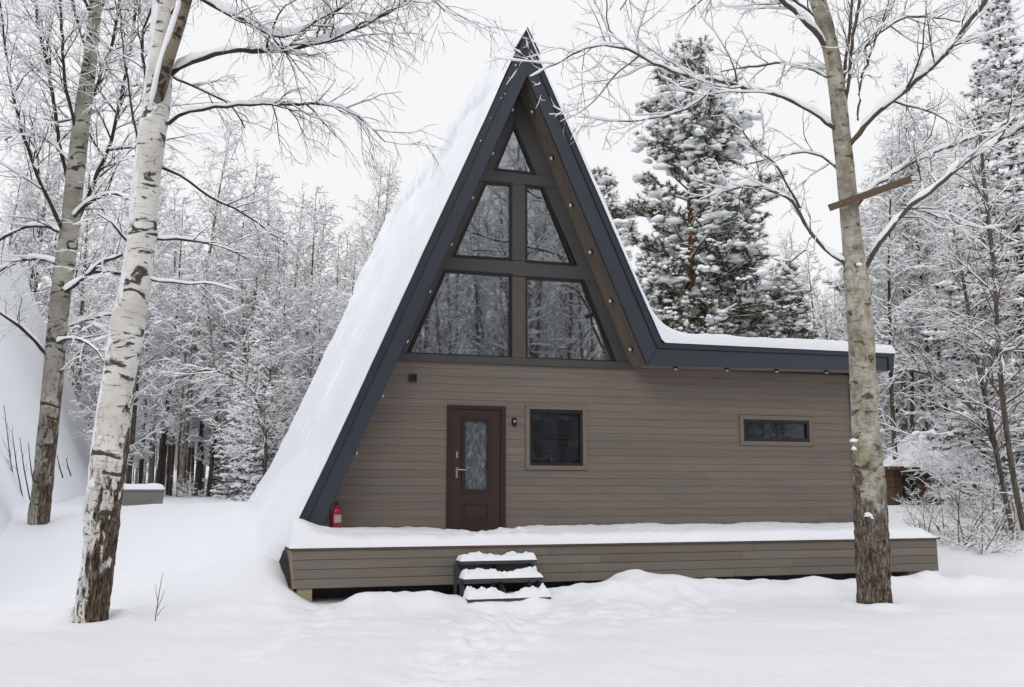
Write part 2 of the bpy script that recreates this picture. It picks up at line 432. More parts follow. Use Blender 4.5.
# ------------------------------------------------------------------ branches
class Branches:
    """many tubes (and the snow lying on them) collected as arrays, built into one mesh"""
    def __init__(s, seed=0): s.by = {}; s.rng = random.Random(seed); s.nrng = np.random.default_rng(seed)
    def add(s, pts, rad, sides=3, snow=1.0):
        s.by.setdefault((len(pts), sides), []).append((pts, rad, snow))
    def mesh(s, name, mats, snow_base=0.010, snow_k=0.9, min_h=0.3, snow_sides=4, org=(0, 0, 0), extra=None):
        Vs, Fs, off = [], [], 0
        for (n, sides), items in s.by.items():
            P = np.array([i[0] for i in items], float) - np.asarray(org); Rr = np.array([i[1] for i in items], float)
            sn = np.array([i[2] for i in items], float)
            T = np.zeros_like(P); T[:, 1:-1] = P[:, 2:] - P[:, :-2]; T[:, 0] = P[:, 1] - P[:, 0]; T[:, -1] = P[:, -1] - P[:, -2]
            T /= np.maximum(np.linalg.norm(T, axis=2, keepdims=True), 1e-9)
            ref = np.where(np.abs(T[..., 2:3]) > 0.9, np.array([1, 0.2, 0.0]), np.array([0.0, 0.0, 1.0]))
            U = np.cross(T, ref); U /= np.maximum(np.linalg.norm(U, axis=2, keepdims=True), 1e-9); W = np.cross(T, U)
            def emit(P, Rr, U, W, sides, mi):
                nonlocal off
                B = len(P)
                if B == 0: return
                a = np.arange(sides) * 2 * PI / sides
                V = P[:, :, None, :] + Rr[:, :, None, None] * (U[:, :, None, :] * np.cos(a)[:, None] + W[:, :, None, :] * np.sin(a)[:, None])
                idx = np.arange(B * n * sides).reshape(B, n, sides) + off
                nx = np.roll(idx, -1, axis=2)
                q = np.stack([idx[:, :-1], nx[:, :-1], nx[:, 1:], idx[:, 1:]], -1).reshape(-1, 4)
                Vs.append(V.reshape(-1, 3)); Fs.append((q, mi)); off += B * n * sides
            emit(P, Rr, U, W, sides, 0)
            h = np.sqrt(np.clip(1 - T[..., 2] ** 2, 0, 1))
            h = np.clip((h - min_h) / (1 - min_h), 0, 1)
            jit = s.nrng.uniform(0.55, 1.35, Rr.shape)
            jit *= np.where(s.nrng.random(Rr.shape) < 0.12, 0.15, 1.0)
            RS = h * (snow_base + snow_k * Rr) * sn[:, None] * jit
            RS[:, -1] *= 0.6
            keep = RS.mean(1) > 0.25 * snow_base
            if snow_base > 0 and keep.any():
                Pn = P[keep].copy(); Pn[..., 2] += (Rr[keep] * 0.55 + RS[keep] * 0.5)
                emit(Pn, np.maximum(RS[keep], 0.0006), U[keep], W[keep], max(snow_sides, sides if sides < 7 else 6), 1)
        if extra:
            for V, f, mi in extra:
                Vs.append(np.asarray(V) - np.asarray(org)); Fs.append((f + off, mi)); off += len(V)
        return np_mesh(name, np.concatenate(Vs), Fs, mats)

def unit(v):
    l = math.sqrt(v[0] ** 2 + v[1] ** 2 + v[2] ** 2) or 1.0
    return (v[0] / l, v[1] / l, v[2] / l)
def grow(rng, p, d, L, n, wander, trop):
    pts = [tuple(p)]; st = L / n; x, y, z = p; d = unit(d); g = rng.gauss
    for i in range(n):
        d = unit((d[0] + g(0, wander), d[1] + g(0, wander), d[2] + g(0, wander) + trop))
        x += d[0] * st; y += d[1] * st; z += d[2] * st
        pts.append((x, y, z))
    return pts
def side_dir(rng, t, ang, up=0.0, planar=0.0):
    t = unit(t)
    a = (rng.gauss(0, 1), rng.gauss(0, 1), rng.gauss(0, 1) * (1 - planar))
    k = a[0] * t[0] + a[1] * t[1] + a[2] * t[2]
    a = unit((a[0] - k * t[0], a[1] - k * t[1], a[2] - k * t[2]))
    c, s_ = math.cos(ang), math.sin(ang)
    return (t[0] * c + a[0] * s_, t[1] * c + a[1] * s_, t[2] * c + a[2] * s_ + up)
def lin(r0, r1, n, pw=1.0): return [r0 + (r1 - r0) * (i / n) ** pw for i in range(n + 1)]
def twigs(B, pts, rads, levels, s0=0.15, sides=3):
    """children of a branch. levels: list of dict(per_m, L (fraction, base), ang, wander, trop, n, up, snow, rmin)"""
    if not levels: return
    lv = levels[0]; rng = B.rng
    P = pts; n = len(P) - 1
    L = sum(math.dist(P[i], P[i + 1]) for i in range(n))
    cnt = lv['per_m'] * L; cnt = int(cnt) + (rng.random() < cnt - int(cnt))
    for k in range(cnt):
        s = s0 + (1 - s0) * (k + rng.random()) / max(cnt, 1)
        s = min(s, 0.999)
        f = s * n; i = int(f); u = f - i
        p = tuple(P[i][c] * (1 - u) + P[i + 1][c] * u for c in range(3))
        t = tuple(P[i + 1][c] - P[i][c] for c in range(3))
        r = rads[i] * (1 - u) + rads[i + 1] * u
        ln = (lv['L'][0] * L * (1 - s * 0.75) + lv['L'][1]) * rng.uniform(0.6, 1.35)
        d = side_dir(rng, t, lv['ang'] * rng.uniform(0.7, 1.3), lv.get('up', 0), lv.get('planar', 0))
        q = grow(rng, p, d, ln, lv['n'], lv['wander'], lv['trop'])
        r0 = max(min(r * 0.62, ln * 0.012 + 0.0025), lv['rmin'])
        rr = lin(r0, lv['rmin'] * 0.55, lv['n'])
        B.add(q, rr, sides, lv.get('snow', 1.0) * rng.uniform(0.6, 1.25))
        twigs(B, q, rr, levels[1:], 0.12, sides)

def smooth_path(pts, rad, step):
    """Catmull-Rom resample of a polyline with radii"""
    P = np.array(pts, float); Rr = np.array(rad, float)
    Pe = np.vstack([2 * P[0] - P[1], P, 2 * P[-1] - P[-2]]); out, ro = [], []
    for i in range(len(P) - 1):
        m = max(1, int(np.linalg.norm(P[i + 1] - P[i]) / step))
        for k in range(m):
            t = k / m
            a, b, c, d = Pe[i:i + 4]
            out.append(0.5 * ((2 * b) + (c - a) * t + (2 * a - 5 * b + 4 * c - d) * t * t + (3 * b - a - 3 * c + d) * t ** 3))
            ro.append(Rr[i] * (1 - t) + Rr[i + 1] * t)
    out.append(P[-1]); ro.append(Rr[-1])
    return np.array(out), np.array(ro)

def trunk_mesh(name, pts, rad, mat, org, step=0.05, sides=44, rough_z=2.2, amp=0.02, flare=0.25, knots=(), seed=3):
    P, r = smooth_path(pts, rad, step)
    n = len(P)
    T = np.gradient(P, axis=0); T /= np.linalg.norm(T, axis=1, keepdims=True)
    U = np.cross(T, np.array([0, 1.0, 0])); U /= np.linalg.norm(U, axis=1, keepdims=True); W = np.cross(T, U)
    a = np.arange(sides) * 2 * PI / sides
    z = (P[:, 2] - P[0, 2])[:, None]
    ca, sa = np.cos(a)[None, :], np.sin(a)[None, :]
    low = 1 - sstep(rough_z * 0.55, rough_z * 1.25, z)
    rr = r[:, None] * (1 + flare * np.exp(-z / 0.28) * (1 + 0.5 * np.cos(a * 5 + 1)[None, :]))
    ridg = fbm(ca * 5.5, sa * 5.5, z * 2.2, seed, 4)
    fine = vnoise(ca * 14, sa * 14, z * 9, seed + 5)
    rr = rr + low * amp * (-np.abs(ridg) * 1.6 + 0.5 + 0.35 * fine) + (1 - low) * amp * 0.16 * fine
    rr = rr + r[:, None] * 0.07 * fbm(ca * 0.9, sa * 0.9, z * 0.9, seed + 9, 3)
    for (kz, ka, kr, kh) in knots:
        da = np.angle(np.exp(1j * (a - ka)))[None, :]
        rr = rr + kr * np.exp(-((z - kz) / kh) ** 2 - (da / 0.5) ** 2)
    V = P[:, None, :] + rr[..., None] * (U[:, None, :] * ca[..., None] + W[:, None, :] * sa[..., None])
    idx = np.arange(n * sides).reshape(n, sides); nx = np.roll(idx, -1, axis=1)
    q = np.stack([idx[:-1], nx[:-1], nx[1:], idx[1:]], -1).reshape(-1, 4)[:, ::-1]
    return np_mesh(name, V.reshape(-1, 3) - np.asarray(org), [(q, 0)], [mat])

# ------------------------------------------------------------------ ground
DOORX = (3.93, 4.955)
_dr = random.Random(5)
DENTS = []
for k in range(46):
    t_ = k / 45; yy_ = 6.5 + 7.2 * t_; DENTS.append((1.9 + (yy_ - 8.3) * 0.44 + _dr.gauss(0, 0.22) + (0.13 if k % 2 else -0.13), yy_ + _dr.gauss(0, 0.06), _dr.uniform(0.09, 0.15), _dr.uniform(0.03, 0.075)))
for k in range(26): DENTS.append((_dr.uniform(2.9, 7.2), _dr.uniform(12.3, 14.0), _dr.uniform(0.09, 0.18), _dr.uniform(0.02, 0.055)))
for k in range(14): DENTS.append((0.6 + k * 0.09 + _dr.gauss(0, .1), 10.5 + k * 0.3, 0.12, _dr.uniform(0.015, 0.035)))
def ground_z(x, y):
    x = np.asarray(x, float); y = np.asarray(y, float)
    z = -0.05 + 1.2 * sstep(14.6, 23.0, y) + 0.22 * sstep(22, 42, y) + 0.5 * sstep(40, 90, y)
    # on the left the snow climbs earlier, banked up against the roof foot
    z = z + 0.25 * sstep(2.0, -1.0, x) * sstep(13.2, 16.5, y) * sstep(26, 19, y)
    z = z + 0.12 * np.exp(-((x - 0.75) / 0.75) ** 2) * sstep(14.6, 16.2, y) * sstep(30, 26, y)
    z = z + 0.42 * np.exp(-((x - 0.95) / 0.6) ** 2) * sstep(14.5, 15.8, y) * sstep(22, 18, y)
    z = z + 0.55 * sstep(-2.9, -4.4, x) * sstep(14.5, 17.5, y) * sstep(40, 33, y)
    z = z + 2.2 * sstep(52, 105, y)
    # hollow under the cabin and its deck
    inside = sstep(1.25, 1.7, x) * sstep(12.75, 12.3, x) * sstep(14.6, 15.1, y) * sstep(30, 28, y)
    z = z * (1 - inside) + inside * (-0.05)
    # drifts along the deck
    band = np.exp(-((y - 14.45) / 0.55) ** 2)
    z = z + band * (0.17 * sstep(5.0, 6.4, x) * sstep(13.5, 12.0, x) + 0.16 * np.exp(-((x - 6.65) / 0.75) ** 2) + 0.16 * sstep(3.9, 3.0, x) * sstep(1.7, 2.5, x) + 0.095 - 0.06 * sstep(2.2, 1.5, x))
    near = sstep(45, 22, np.hypot(x, y))
    z = z + near * (0.045 * fbm(x * 0.35, y * 0.35, 0, 11, 2) + 0.03 * fbm(x * 1.1, y * 1.1, 0, 5, 3))
    z = z + band * 0.05 * fbm(x * 2.2, y * 2.2, 1.0, 21, 3)
    # trodden way to the steps: broken, lumpy snow
    cx = 1.9 + (y - 8.3) * 0.44
    tr = np.exp(-((x - cx) / 0.7) ** 2) * sstep(14.6, 13.6, y) * sstep(2, 6, y)
    z = z - tr * 0.07 + tr * 0.055 * fbm(x * 3.0, y * 3.0, 2.0, 31, 3)
    lump = np.exp(-((x - 5.6) / 1.7) ** 2) * sstep(10.5, 12.5, y) * sstep(15, 14.2, y)
    z = z + lump * 0.045 * fbm(x * 3.4, y * 3.4, 5.0, 41, 3)
    ch = np.exp(-((x - 2.0) / 2.6) ** 2) * sstep(9.5, 12.5, y) * sstep(16, 14.5, y)
    z = z + ch * 0.03 * fbm(x * 2.6, y * 2.6, 7.0, 51, 3)
    # a cleared pocket around the lowest tread
    z = z - 0.10 * np.exp(-((x - 4.35) / 0.35) ** 2 - ((y - 13.66) / 0.2) ** 2)
    z = z + 0.10 * np.exp(-((x - 4.3) / 0.8) ** 2 - ((y - 14.2) / 0.28) ** 2)
    for bx_, by_, br_ in ((-1.24, 13.78, 0.42), (9.28, 12.49, 0.42)):
        d_ = np.hypot(x - bx_, y - by_) / br_
        z = z + (0.075 + 0.04 * fbm(x * 3.5, y * 3.5, 9.0, 57, 2)) * np.exp(-(d_ - 0.95) ** 2 / 0.18)
    for px_, py_, pr_, pd_ in DENTS:
        d2_ = ((x - px_) ** 2 + (y - py_) ** 2) / pr_ ** 2
        z = z - pd_ * np.exp(-d2_ ** 2) + pd_ * 0.45 * np.exp(-(np.sqrt(d2_) - 1.5) ** 2 / 0.12)
    z = z + 0.6 * sstep(-8, -40, y)
    return z
def axis(lo, hi, step, far):
    a = list(np.arange(lo, hi + 1e-6, step)); s = step; x = a[-1]
    while x < far: s *= 1.12; x += s; a.append(x)
    s = step; x = a[0]; pre = []
    while x > -far: s *= 1.12; x -= s; pre.append(x)
    return np.array(pre[::-1] + a)
gx = axis(-6, 14, 0.058, 500); gy = axis(8.2, 17, 0.055, 500)
X, Y = np.meshgrid(gx, gy)
Z = ground_z(X, Y)
idx = np.arange(X.size).reshape(X.shape)
q = np.stack([idx[:-1, :-1], idx[:-1, 1:], idx[1:, 1:], idx[1:, :-1]], -1).reshape(-1, 4)
tag(link('snowy_ground', np_mesh('snowy_ground', np.stack([X, Y, Z], -1).reshape(-1, 3), [(q, 0)], [M_SNOW])), kind='structure')
def gz(x, y): return float(ground_z(x, y))

# ------------------------------------------------------------------ A-frame cabin
YF, YW, YB = 15.857, 16.457, 28.8       # rake face, front wall, back of the roof
AX, AZ = 5.172, 9.64
def xl_o(z): return AX - 0.4324 * (9.70 - z)      # outer edge of the rake, left
def xr_o(z): return AX + 0.4585 * (9.56 - z)
def xl_i(z): return AX - 0.4320 * (8.80 - z)
def xr_i(z): return AX + 0.4350 * (8.80 - z)
def xl_s(z): return 5.175 - 0.4310 * (8.767 - z)  # soffit against the wall
def xr_s(z): return 5.175 + 0.4310 * (8.767 - z)
cabin = empty('a_frame_cabin', (AX, YW, 0.0), 'tall A-frame cabin with brown plank front, dark blue roof edges and large triangular windows', 'cabin')
rnd = random.Random(4)

ZR0 = 0.72
# rake boards
def rake(xo, xi, zbot, side):
    b = MB()
    e = 0.135
    pts = [(xo(zbot) + e * side, zbot), (xi(zbot), zbot), (AX, 8.80), (AX, 9.36)]
    if side < 0: pts = pts[::-1]
    b.prism(pts, YF, YF + 0.06)
    return b
rake(xl_o, xl_i, ZR0, 1).build('rake_board', M_NAVY, cabin, 0.004)
zt = 4.06
b = MB(); b.prism([(AX, 9.36), (AX, 8.80), (xr_i(3.76), 3.76), (xr_o(zt) - 0.135, zt)], YF, YF + 0.06)
b.build('rake_board', M_NAVY, cabin, 0.004)
b = MB(); b.prism([(xl_o(ZR0), ZR0), (xl_o(ZR0) + 0.132, ZR0), (AX, 9.363), (AX, AZ)], YF - 0.028, YF + 0.10)
b.build('edge_flashing', M_NAVY2, cabin, 0.006)
b = MB(); b.prism([(AX + .0005, AZ), (AX + .0005, 9.363), (xr_o(zt) - 0.132, zt), (12.34, 4.085), (12.34, 3.84), (12.45, 3.84), (12.49, 4.20), (xr_o(4.16), 4.16)], YF - 0.028, YF + 0.10)
b.build('edge_flashing', M_NAVY2, cabin, 0.006)
b = MB(); b.prism([(AX - 0.24, 9.24), (AX - 0.215, 9.22), (AX, 9.62), (AX + 0.215, 9.20), (AX + 0.24, 9.22), (AX, 9.68)], YF - 0.04, YB)
b.build('ridge_cap', M_NAVY2, cabin)
# flat roof fascia
b = MB(); b.prism([(xr_i(3.76) + .003, 3.76), (12.336, 3.835), (12.336, 4.082), (xr_o(zt) - .13, zt - .003)], YF, YF + 0.06)
b.build('fascia_board', M_NAVY, cabin, 0.004)
b = MB(); b.box(12.34, 12.44, YF + 0.102, YB - 3, 3.84, 4.18); b.build('fascia_board', M_NAVY, cabin, 0.004)
# roof slabs
b = MB(); b.prism([(xl_o(0.2) + 0.03, 0.2), (xl_i(0.2) - 0.03, 0.2), (AX, 8.87), (AX, 9.60)], YF + 0.102, YB)
b.build('roof_slab', M_NAVY, cabin)
b = MB(); b.prism([(AX + .002, 9.58), (AX + .002, 8.87), (xr_i(4.0) + 0.03, 4.0), (xr_o(4.1) - 0.02, 4.1)], YF + 0.102, YB)
b.build('roof_slab', M_NAVY, cabin)
b = MB(); b.box(xr_i(3.9) + 0.2, 12.336, YF + 0.102, YB - 3, 3.90, 4.13); b.build('flat_roof', M_NAVY, cabin)
b = MB(); b.prism([(xl_i(0.3), 0.3), (7.3, 0.3), (xr_i(3.9), 3.9), (AX, 8.8)], YB - 0.5, YB - 0.4); b.build('back_wall', M_SIDING, cabin)

# soffits under the rakes: three boards each
def soffit(side):
    b = MB()
    xs, xi = (xl_s, xl_i) if side < 0 else (xr_s, xr_i)
    zb = 0.8 if side < 0 else 3.765
    y0, y1 = YF + 0.062, YW + 0.02
    m = 4
    for k in range(m):
        ya, yb = y0 + (y1 - y0) * k / m + 0.004, y0 + (y1 - y0) * (k + 1) / m - 0.004
        if k == m - 1: ya -= 0.03
        def pt(y, z):
            u = (y - YF) / (YW - YF)
            return (xi(z) * (1 - u) + xs(z) * u, y, z)
        zt1, zt2 = 8.80 - 0.033 * (ya - YF) / 0.6 - .01, 8.80 - 0.033 * (yb - YF) / 0.6 - .01
        A, B_, C, D = pt(ya, zb), pt(yb, zb), pt(yb, zt2), pt(ya, zt1)
        o = 0.03 * side
        top = [(p[0] + o, p[1], p[2] + 0.014) for p in (A, B_, C, D)]
        b.poly([A, B_, C, D] + top, [(0, 1, 2, 3), (7, 6, 5, 4), (0, 4, 5, 1), (1, 5, 6, 2), (2, 6, 7, 3), (3, 7, 4, 0)], rnd.random())
    return b
soffit(-1).build('soffit', M_SOFFIT, cabin)
soffit(1).build('soffit', M_SOFFIT, cabin)
b = MB()
for k in range(5):
    ya = YF + 0.062 + k * 0.11
    b.prism([(7.42, 3.775), (12.33, 3.842), (12.33, 3.862), (7.42, 3.795)], ya, ya + 0.106, rnd.random())
b.build('soffit', M_SOFFITF, cabin)

# front wall: lapped boards with the openings left out
opens = [(DOORX[0], DOORX[1], 0.7, 3.02), (5.318, 6.44, 1.945, 3.06), (9.475, 11.005, 2.42, 2.965)]
b = MB(); bh = 0.1315; z0 = 0.62; WR = 11.94
while z0 < 3.80:
    z1 = min(z0 + bh, 3.80)
    la, lb = xl_i(z0) - 0.02, xl_i(z1) - 0.02
    edges = [la] + sorted(sum([[o[0], o[1]] for o in opens if o[2] < z1 - 0.004 and o[3] > z0 + 0.004], [])) + [WR]
    for i in range(0, len(edges), 2):
        a_, c_ = edges[i], edges[i + 1]
        cuts = [a_]
        while cuts[-1] + 1.2 < c_: cuts.append(cuts[-1] + rnd.uniform(3.5, 6.5))
        cuts = [c for c in cuts if c < c_ - 0.5] + [c_]
        if cuts[0] != a_: cuts = [a_] + cuts
        for u0, u1 in zip(cuts, cuts[1:]):
            g0 = 0 if u0 == a_ else 0.0004; g1 = 0 if u1 == c_ else 0.0004
            xt0 = lb if (i == 0 and u0 == a_) else u0 + g0
            x0, x1 = u0 + g0, u1 - g1
            # part openings that cut only some of the row's height
            yb_, yt_ = YW - 0.0135, YW - 0.009
            z1_ = z1 - 0.003
            P = [(x0, yb_, z0), (x1, yb_, z0), (x1, yt_, z1_), (xt0, yt_, z1_), (x0, YW + .03, z0), (x1, YW + .03, z0), (x1, YW + .03, z1_), (xt0, YW + .03, z1_)]
            b.poly(P, [(0, 1, 2, 3), (0, 4, 5, 1), (3, 2, 6, 7), (1, 5, 6, 2), (0, 3, 7, 4)], min(1, max(0, rnd.gauss(0.5, 0.15))))
    for o in opens:
        for s0_, s1_ in ((z0, o[2]), (o[3], z1 - 0.004)):
            if s0_ + 0.006 < s1_ < z1 and s0_ >= z0 and o[2] < z1 - 0.004 and o[3] > z0 + 0.004:
                b.box(o[0] + 0.0005, o[1] - 0.0005, YW - 0.012, YW + 0.03, s0_, s1_, 0.5)
    z0 += bh
# backing and the right hand wall
b.prism([(xl_i(0.62), 0.62), (WR - 0.02, 0.62), (WR - 0.02, 3.85), (xl_i(3.85), 3.85)], YW + 0.12, YW + 0.14, 0.0)
b.build('plank_wall', M_SIDING, cabin)
b = MB(); z0 = 0.62
while z0 < 3.85:
    b.box(WR, WR + 0.02, YW - 0.018, YB - 3.2, z0, z0 + bh - 0.008, rnd.random()); z0 += bh
b.build('plank_wall', M_SIDING, cabin)
b = MB(); b.box(WR - 0.06, WR + 0.034, YW - 0.045, YW - 0.0205, 0.62, 3.815); b.build('corner_board', M_SIDING, cabin, 0.003)

# glazing: charcoal frame with five panes
def frameset():
    b = MB(); y0, y1 = YW - 0.035, YW + 0.06
    b.prism([(xl_s(3.745) - .05, 3.745), (xr_s(3.745) + .0, 3.745), (xr_s(3.87), 3.87), (xl_s(3.87) - .05, 3.87)], y0 - 0.02, y1)                           # sill beam
    b.prism([(xl_s(5.33), 5.33), (xr_s(5.31), 5.31), (xr_s(5.60), 5.59), (xl_s(5.61), 5.61)], y0, y1)         # lower transom
    b.prism([(xl_s(7.0), 6.985), (xr_s(6.98), 6.98), (xr_s(7.21), 7.20), (xl_s(7.22), 7.215)], y0, y1)         # upper transom
    # raking side members
    b.prism([(xl_s(3.872) - .05, 3.872), (xl_s(3.872) + 0.15, 3.872), (xl_s(5.328) + 0.15, 5.328), (xl_s(5.328) - .05, 5.328)], y0 + .004, y1)
    b.prism([(xl_s(5.612) - .05, 5.612), (xl_s(5.612) + 0.20, 5.612), (xl_s(6.982) + 0.20, 6.982), (xl_s(6.982) - .05, 6.982)], y0 + .004, y1)
    b.prism([(xr_s(3.872) - 0.26, 3.872), (xr_s(3.872), 3.872), (xr_s(5.307), 5.307), (xr_s(5.307) - 0.24, 5.307)], y0 + .004, y1)
    b.prism([(xr_s(5.594) - 0.24, 5.594), (xr_s(5.594), 5.594), (xr_s(6.977), 6.977), (xr_s(6.977) - 0.28, 6.977)], y0 + .004, y1)
    b.prism([(xl_s(7.218), 7.218), (xl_s(7.218) + 0.24, 7.218), (5.12, 8.10), (5.175, 8.76)], y0 + .004, y1)
    b.prism([(xr_s(7.204) - 0.34, 7.204), (xr_s(7.204), 7.204), (5.177, 8.76), (5.122, 8.10)], y0 + .004, y1)
    return b
frameset().build('glazing_frame', M_FRAME, cabin, 0.004)
b = MB()
b.box(5.07, 5.315, YW - 0.050, YW + 0.06, 3.872, 5.306, 0.6); b.build('window_post', M_POST, cabin, 0.004)
b = MB(); b.box(5.07, 5.315, YW - 0.045, YW + 0.06, 5.60, 6.98, 0.5); b.build('window_post', M_FRAME, cabin, 0.004)
panes = [[(4.78, 7.235), (5.48, 7.225), (5.115, 8.07)],
         [(4.03, 5.61), (5.05, 5.62), (5.05, 6.975), (4.60, 6.965)],
         [(5.335, 5.605), (6.21, 5.605), (5.64, 6.965), (5.335, 6.97)],
         [(3.27, 3.875), (5.05, 3.875), (5.05, 5.32), (3.88, 5.325)],
         [(5.335, 3.875), (6.99, 3.875), (6.40, 5.30), (5.335, 5.295)]]
for i, pz in enumerate(panes):
    pz = inset(pz, -0.035)
    w = MB(); w.frame(pz, 0.052, YW - 0.043, YW + 0.03)
    fo = w.build('window', M_BLACK, cabin, 0.003)
    g = MB(); inn = inset(pz, 0.04)
    n = len(inn)
    g.poly([(x, YW + 0.008, z) for x, z in inn] + [(x, YW + 0.022, z) for x, z in inn], [tuple(range(n)), tuple(range(2 * n - 1, n - 1, -1))] + [(k, k + n, (k + 1) % n + n, (k + 1) % n) for k in range(n)])
    g.build('pane', M_GLASS, fo)

def ground_window(x0, x1, z0, z1, tx0, tx1, tz0, tz1, bar):
    t = MB()
    t.frame([(tx0, tz0), (tx1, tz0), (tx1, tz1), (tx0, tz1)], x0 - tx0, YW - 0.040, YW + 0.02)
    to = t.build('window', M_TRIM, cabin, 0.003)
    f = MB(); f.frame([(x0 + .001, z0 + .001), (x1 - .001, z0 + .001), (x1 - .001, z1 - .001), (x0 + .001, z1 - .001)], 0.055, YW - 0.030, YW + 0.05)
    if bar: f.box(x0 + 0.056, x1 - 0.056, YW - 0.012, YW + 0.012, bar - 0.012, bar + 0.012)
    f.build('frame', M_BLACK, to, 0.003)
    g = MB(); g.box(x0 + 0.05, x1 - 0.05, YW + 0.014, YW + 0.024, z0 + 0.05, z1 - 0.05); g.build('pane', M_GLASS2, to)
ground_window(5.39, 6.37, 2.012, 2.985, 5.318, 6.44, 1.945, 3.06, 2.50)
ground_window(9.55, 10.945, 2.50, 2.895, 9.475, 11.02, 2.42, 2.97, None)

# door
dx0, dx1, dz0, dz1 = DOORX[0], DOORX[1], 0.86, 3.02
d = MB()
d.box(dx0, dx0 + 0.085, YW - 0.045, YW + 0.06, dz0, dz1); d.box(dx1 - 0.09, dx1, YW - 0.045, YW + 0.06, dz0, dz1); d.box(dx0 + 0.085, dx1 - 0.09, YW - 0.045, YW + 0.06, dz1 - 0.065, dz1)
d.box(dx0 + 0.085, dx1 - 0.09, YW - 0.05, YW + 0.06, dz0, dz0 + 0.05)
dr = d.build('door', M_DOORD, cabin, 0.004)
lx0, lx1, lz0, lz1 = dx0 + 0.088, dx1 - 0.093, dz0 + 0.054, dz1 - 0.068
l = MB()
gx0, gx1, gz0_, gz1_ = 4.235, 4.635, 1.60, 2.77
l.box(lx0, gx0, YW - 0.025, YW + 0.03, lz0, lz1); l.box(gx1, lx1, YW - 0.025, YW + 0.03, lz0, lz1)
l.box(gx0, gx1, YW - 0.025, YW + 0.03, lz0, gz0_); l.box(gx0, gx1, YW - 0.025, YW + 0.03, gz1_, lz1)
l.build('door_leaf', M_DOOR, dr)
m_ = MB(); m_.frame([(gx0 - 0.05, gz0_ - 0.05), (gx1 + 0.05, gz0_ - 0.05), (gx1 + 0.05, gz1_ + 0.05), (gx0 - 0.05, gz1_ + 0.05)], 0.062, YW - 0.045, YW - 0.0255)
m_.build('glass_molding', M_DOORD, dr, 0.006)
m_ = MB(); m_.frame([(4.185, 1.085), (4.675, 1.085), (4.675, 1.40), (4.185, 1.40)], 0.035, YW - 0.038, YW - 0.0255); m_.box(4.235, 4.625, YW - 0.033, YW - 0.0256, 1.135, 1.35)
m_.build('lower_panel', M_DOOR, dr, 0.006)
m_ = MB(); m_.box(gx0, gx1, YW + 0.0, YW + 0.012, gz0_, gz1_); m_.build('door_glass', M_DOORGLASS, dr)
h = MB(); h.box(4.085, 4.115, YW - 0.036, YW - 0.0255, 1.80, 1.98); h.tube([(4.10, YW - 0.03, 1.94), (4.10, YW - 0.075, 1.94), (4.13, YW - 0.08, 1.938), (4.245, YW - 0.078, 1.93)], 0.011, 8)
h.tube([(4.10, YW - 0.0255, 1.83), (4.10, YW - 0.045, 1.83)], 0.02, 10)
h.build('handle', M_STEEL, dr, 0)
h = MB(); h.box(4.085, 4.12, YW - 0.04, YW - 0.0255, 2.13, 2.24); h.build('lock', M_STEEL, dr, 0.004)
# small fittings on the wall
v = MB(); v.frame([(3.265, 3.395), (3.395, 3.395), (3.395, 3.525), (3.265, 3.525)], 0.02, YW - 0.05, YW - 0.008)
for k in range(3): v.box(3.287, 3.373, YW - 0.035, YW - 0.012, 3.425 + k * 0.03, 3.437 + k * 0.03)
v.box(3.287, 3.373, YW - 0.016, YW - 0.010, 3.417, 3.503)
v.build('wall_vent', M_DOORD, cabin)
v = MB(); v.box(5.07, 5.15, YW - 0.055, YW - 0.008, 2.69, 2.83); lp = v.build('wall_lamp', M_BLACK, cabin, 0.006)
v = MB(); v.tube([(5.11, YW - 0.055, 2.765), (5.11, YW - 0.062, 2.765)], 0.016, 12); v.build('lens', M_BULB, lp)

# recessed spots in the soffits
def spot(p, nrm):
    nrm = Vector(nrm).normalized(); p = Vector(p)
    s = MB(); s.tube([p + nrm * -0.015, p + nrm * 0.035], 0.042, 12)
    so = s.build('spot_light', M_BLACK, cabin)
    t = MB(); t.tube([p + nrm * 0.028, p + nrm * 0.058], 0.03, 10); t.build('lens', M_BULB, so)
ys = 16.14; us = (ys - YF) / 0.6
for z in (8.27, 7.45, 6.62, 5.79, 4.93, 4.08):
    spot((xr_i(z) * (1 - us) + xr_s(z) * us, ys, z), (-1, 0, -0.43))
for z in (8.27, 7.43, 6.6, 5.75, 4.91, 4.05, 3.13, 2.2):
    spot((xl_i(z) * (1 - us) + xl_s(z) * us, ys, z), (1, 0, -0.43))
for x in (8.04, 9.07, 10.1, 11.17):
    spot((x, 16.12, 3.775 + (x - 7.42) * 0.01365), (0, 0, -1))

# snow lying on the roofs
def sheet(name, P, mat, parent, n_u, n_v):
    """closed sheet: P (nu,nv,3) upper skin; its rim is pulled down by the caller"""
    idx = np.arange(n_u * n_v).reshape(n_u, n_v)
    q = np.stack([idx[:-1, :-1], idx[:-1, 1:], idx[1:, 1:], idx[1:, :-1]], -1).reshape(-1, 4)
    return link(name, np_mesh(name, P.reshape(-1, 3) - np.array(wloc(parent)), [(q, 0)], [mat]), parent)
nu, nv = 190, 240
S = np.linspace(0, 1, nu)[:, None]; V_ = np.linspace(0, 1, nv)[None, :]
zz = 9.66 - S * (9.66 + 0.35); yy = YF + 0.0 + V_ * (YB - YF + 0.1)
sl = np.broadcast_to(S, (nu, nv)); yl = np.broadcast_to(yy, (nu, nv)); zl = np.broadcast_to(zz, (nu, nv))
dist = (9.66 - zl) * 1.09
t = 0.10 + 0.025 * fbm(dist * 0.5, yl * 0.5, 0, 61, 3) + 0.010 * fbm(dist * 3, yl * 3, 0, 63, 2)
edge = 1.15 + 0.35 * fbm(yl * 0.9, 0 * yl, 0, 67, 3)
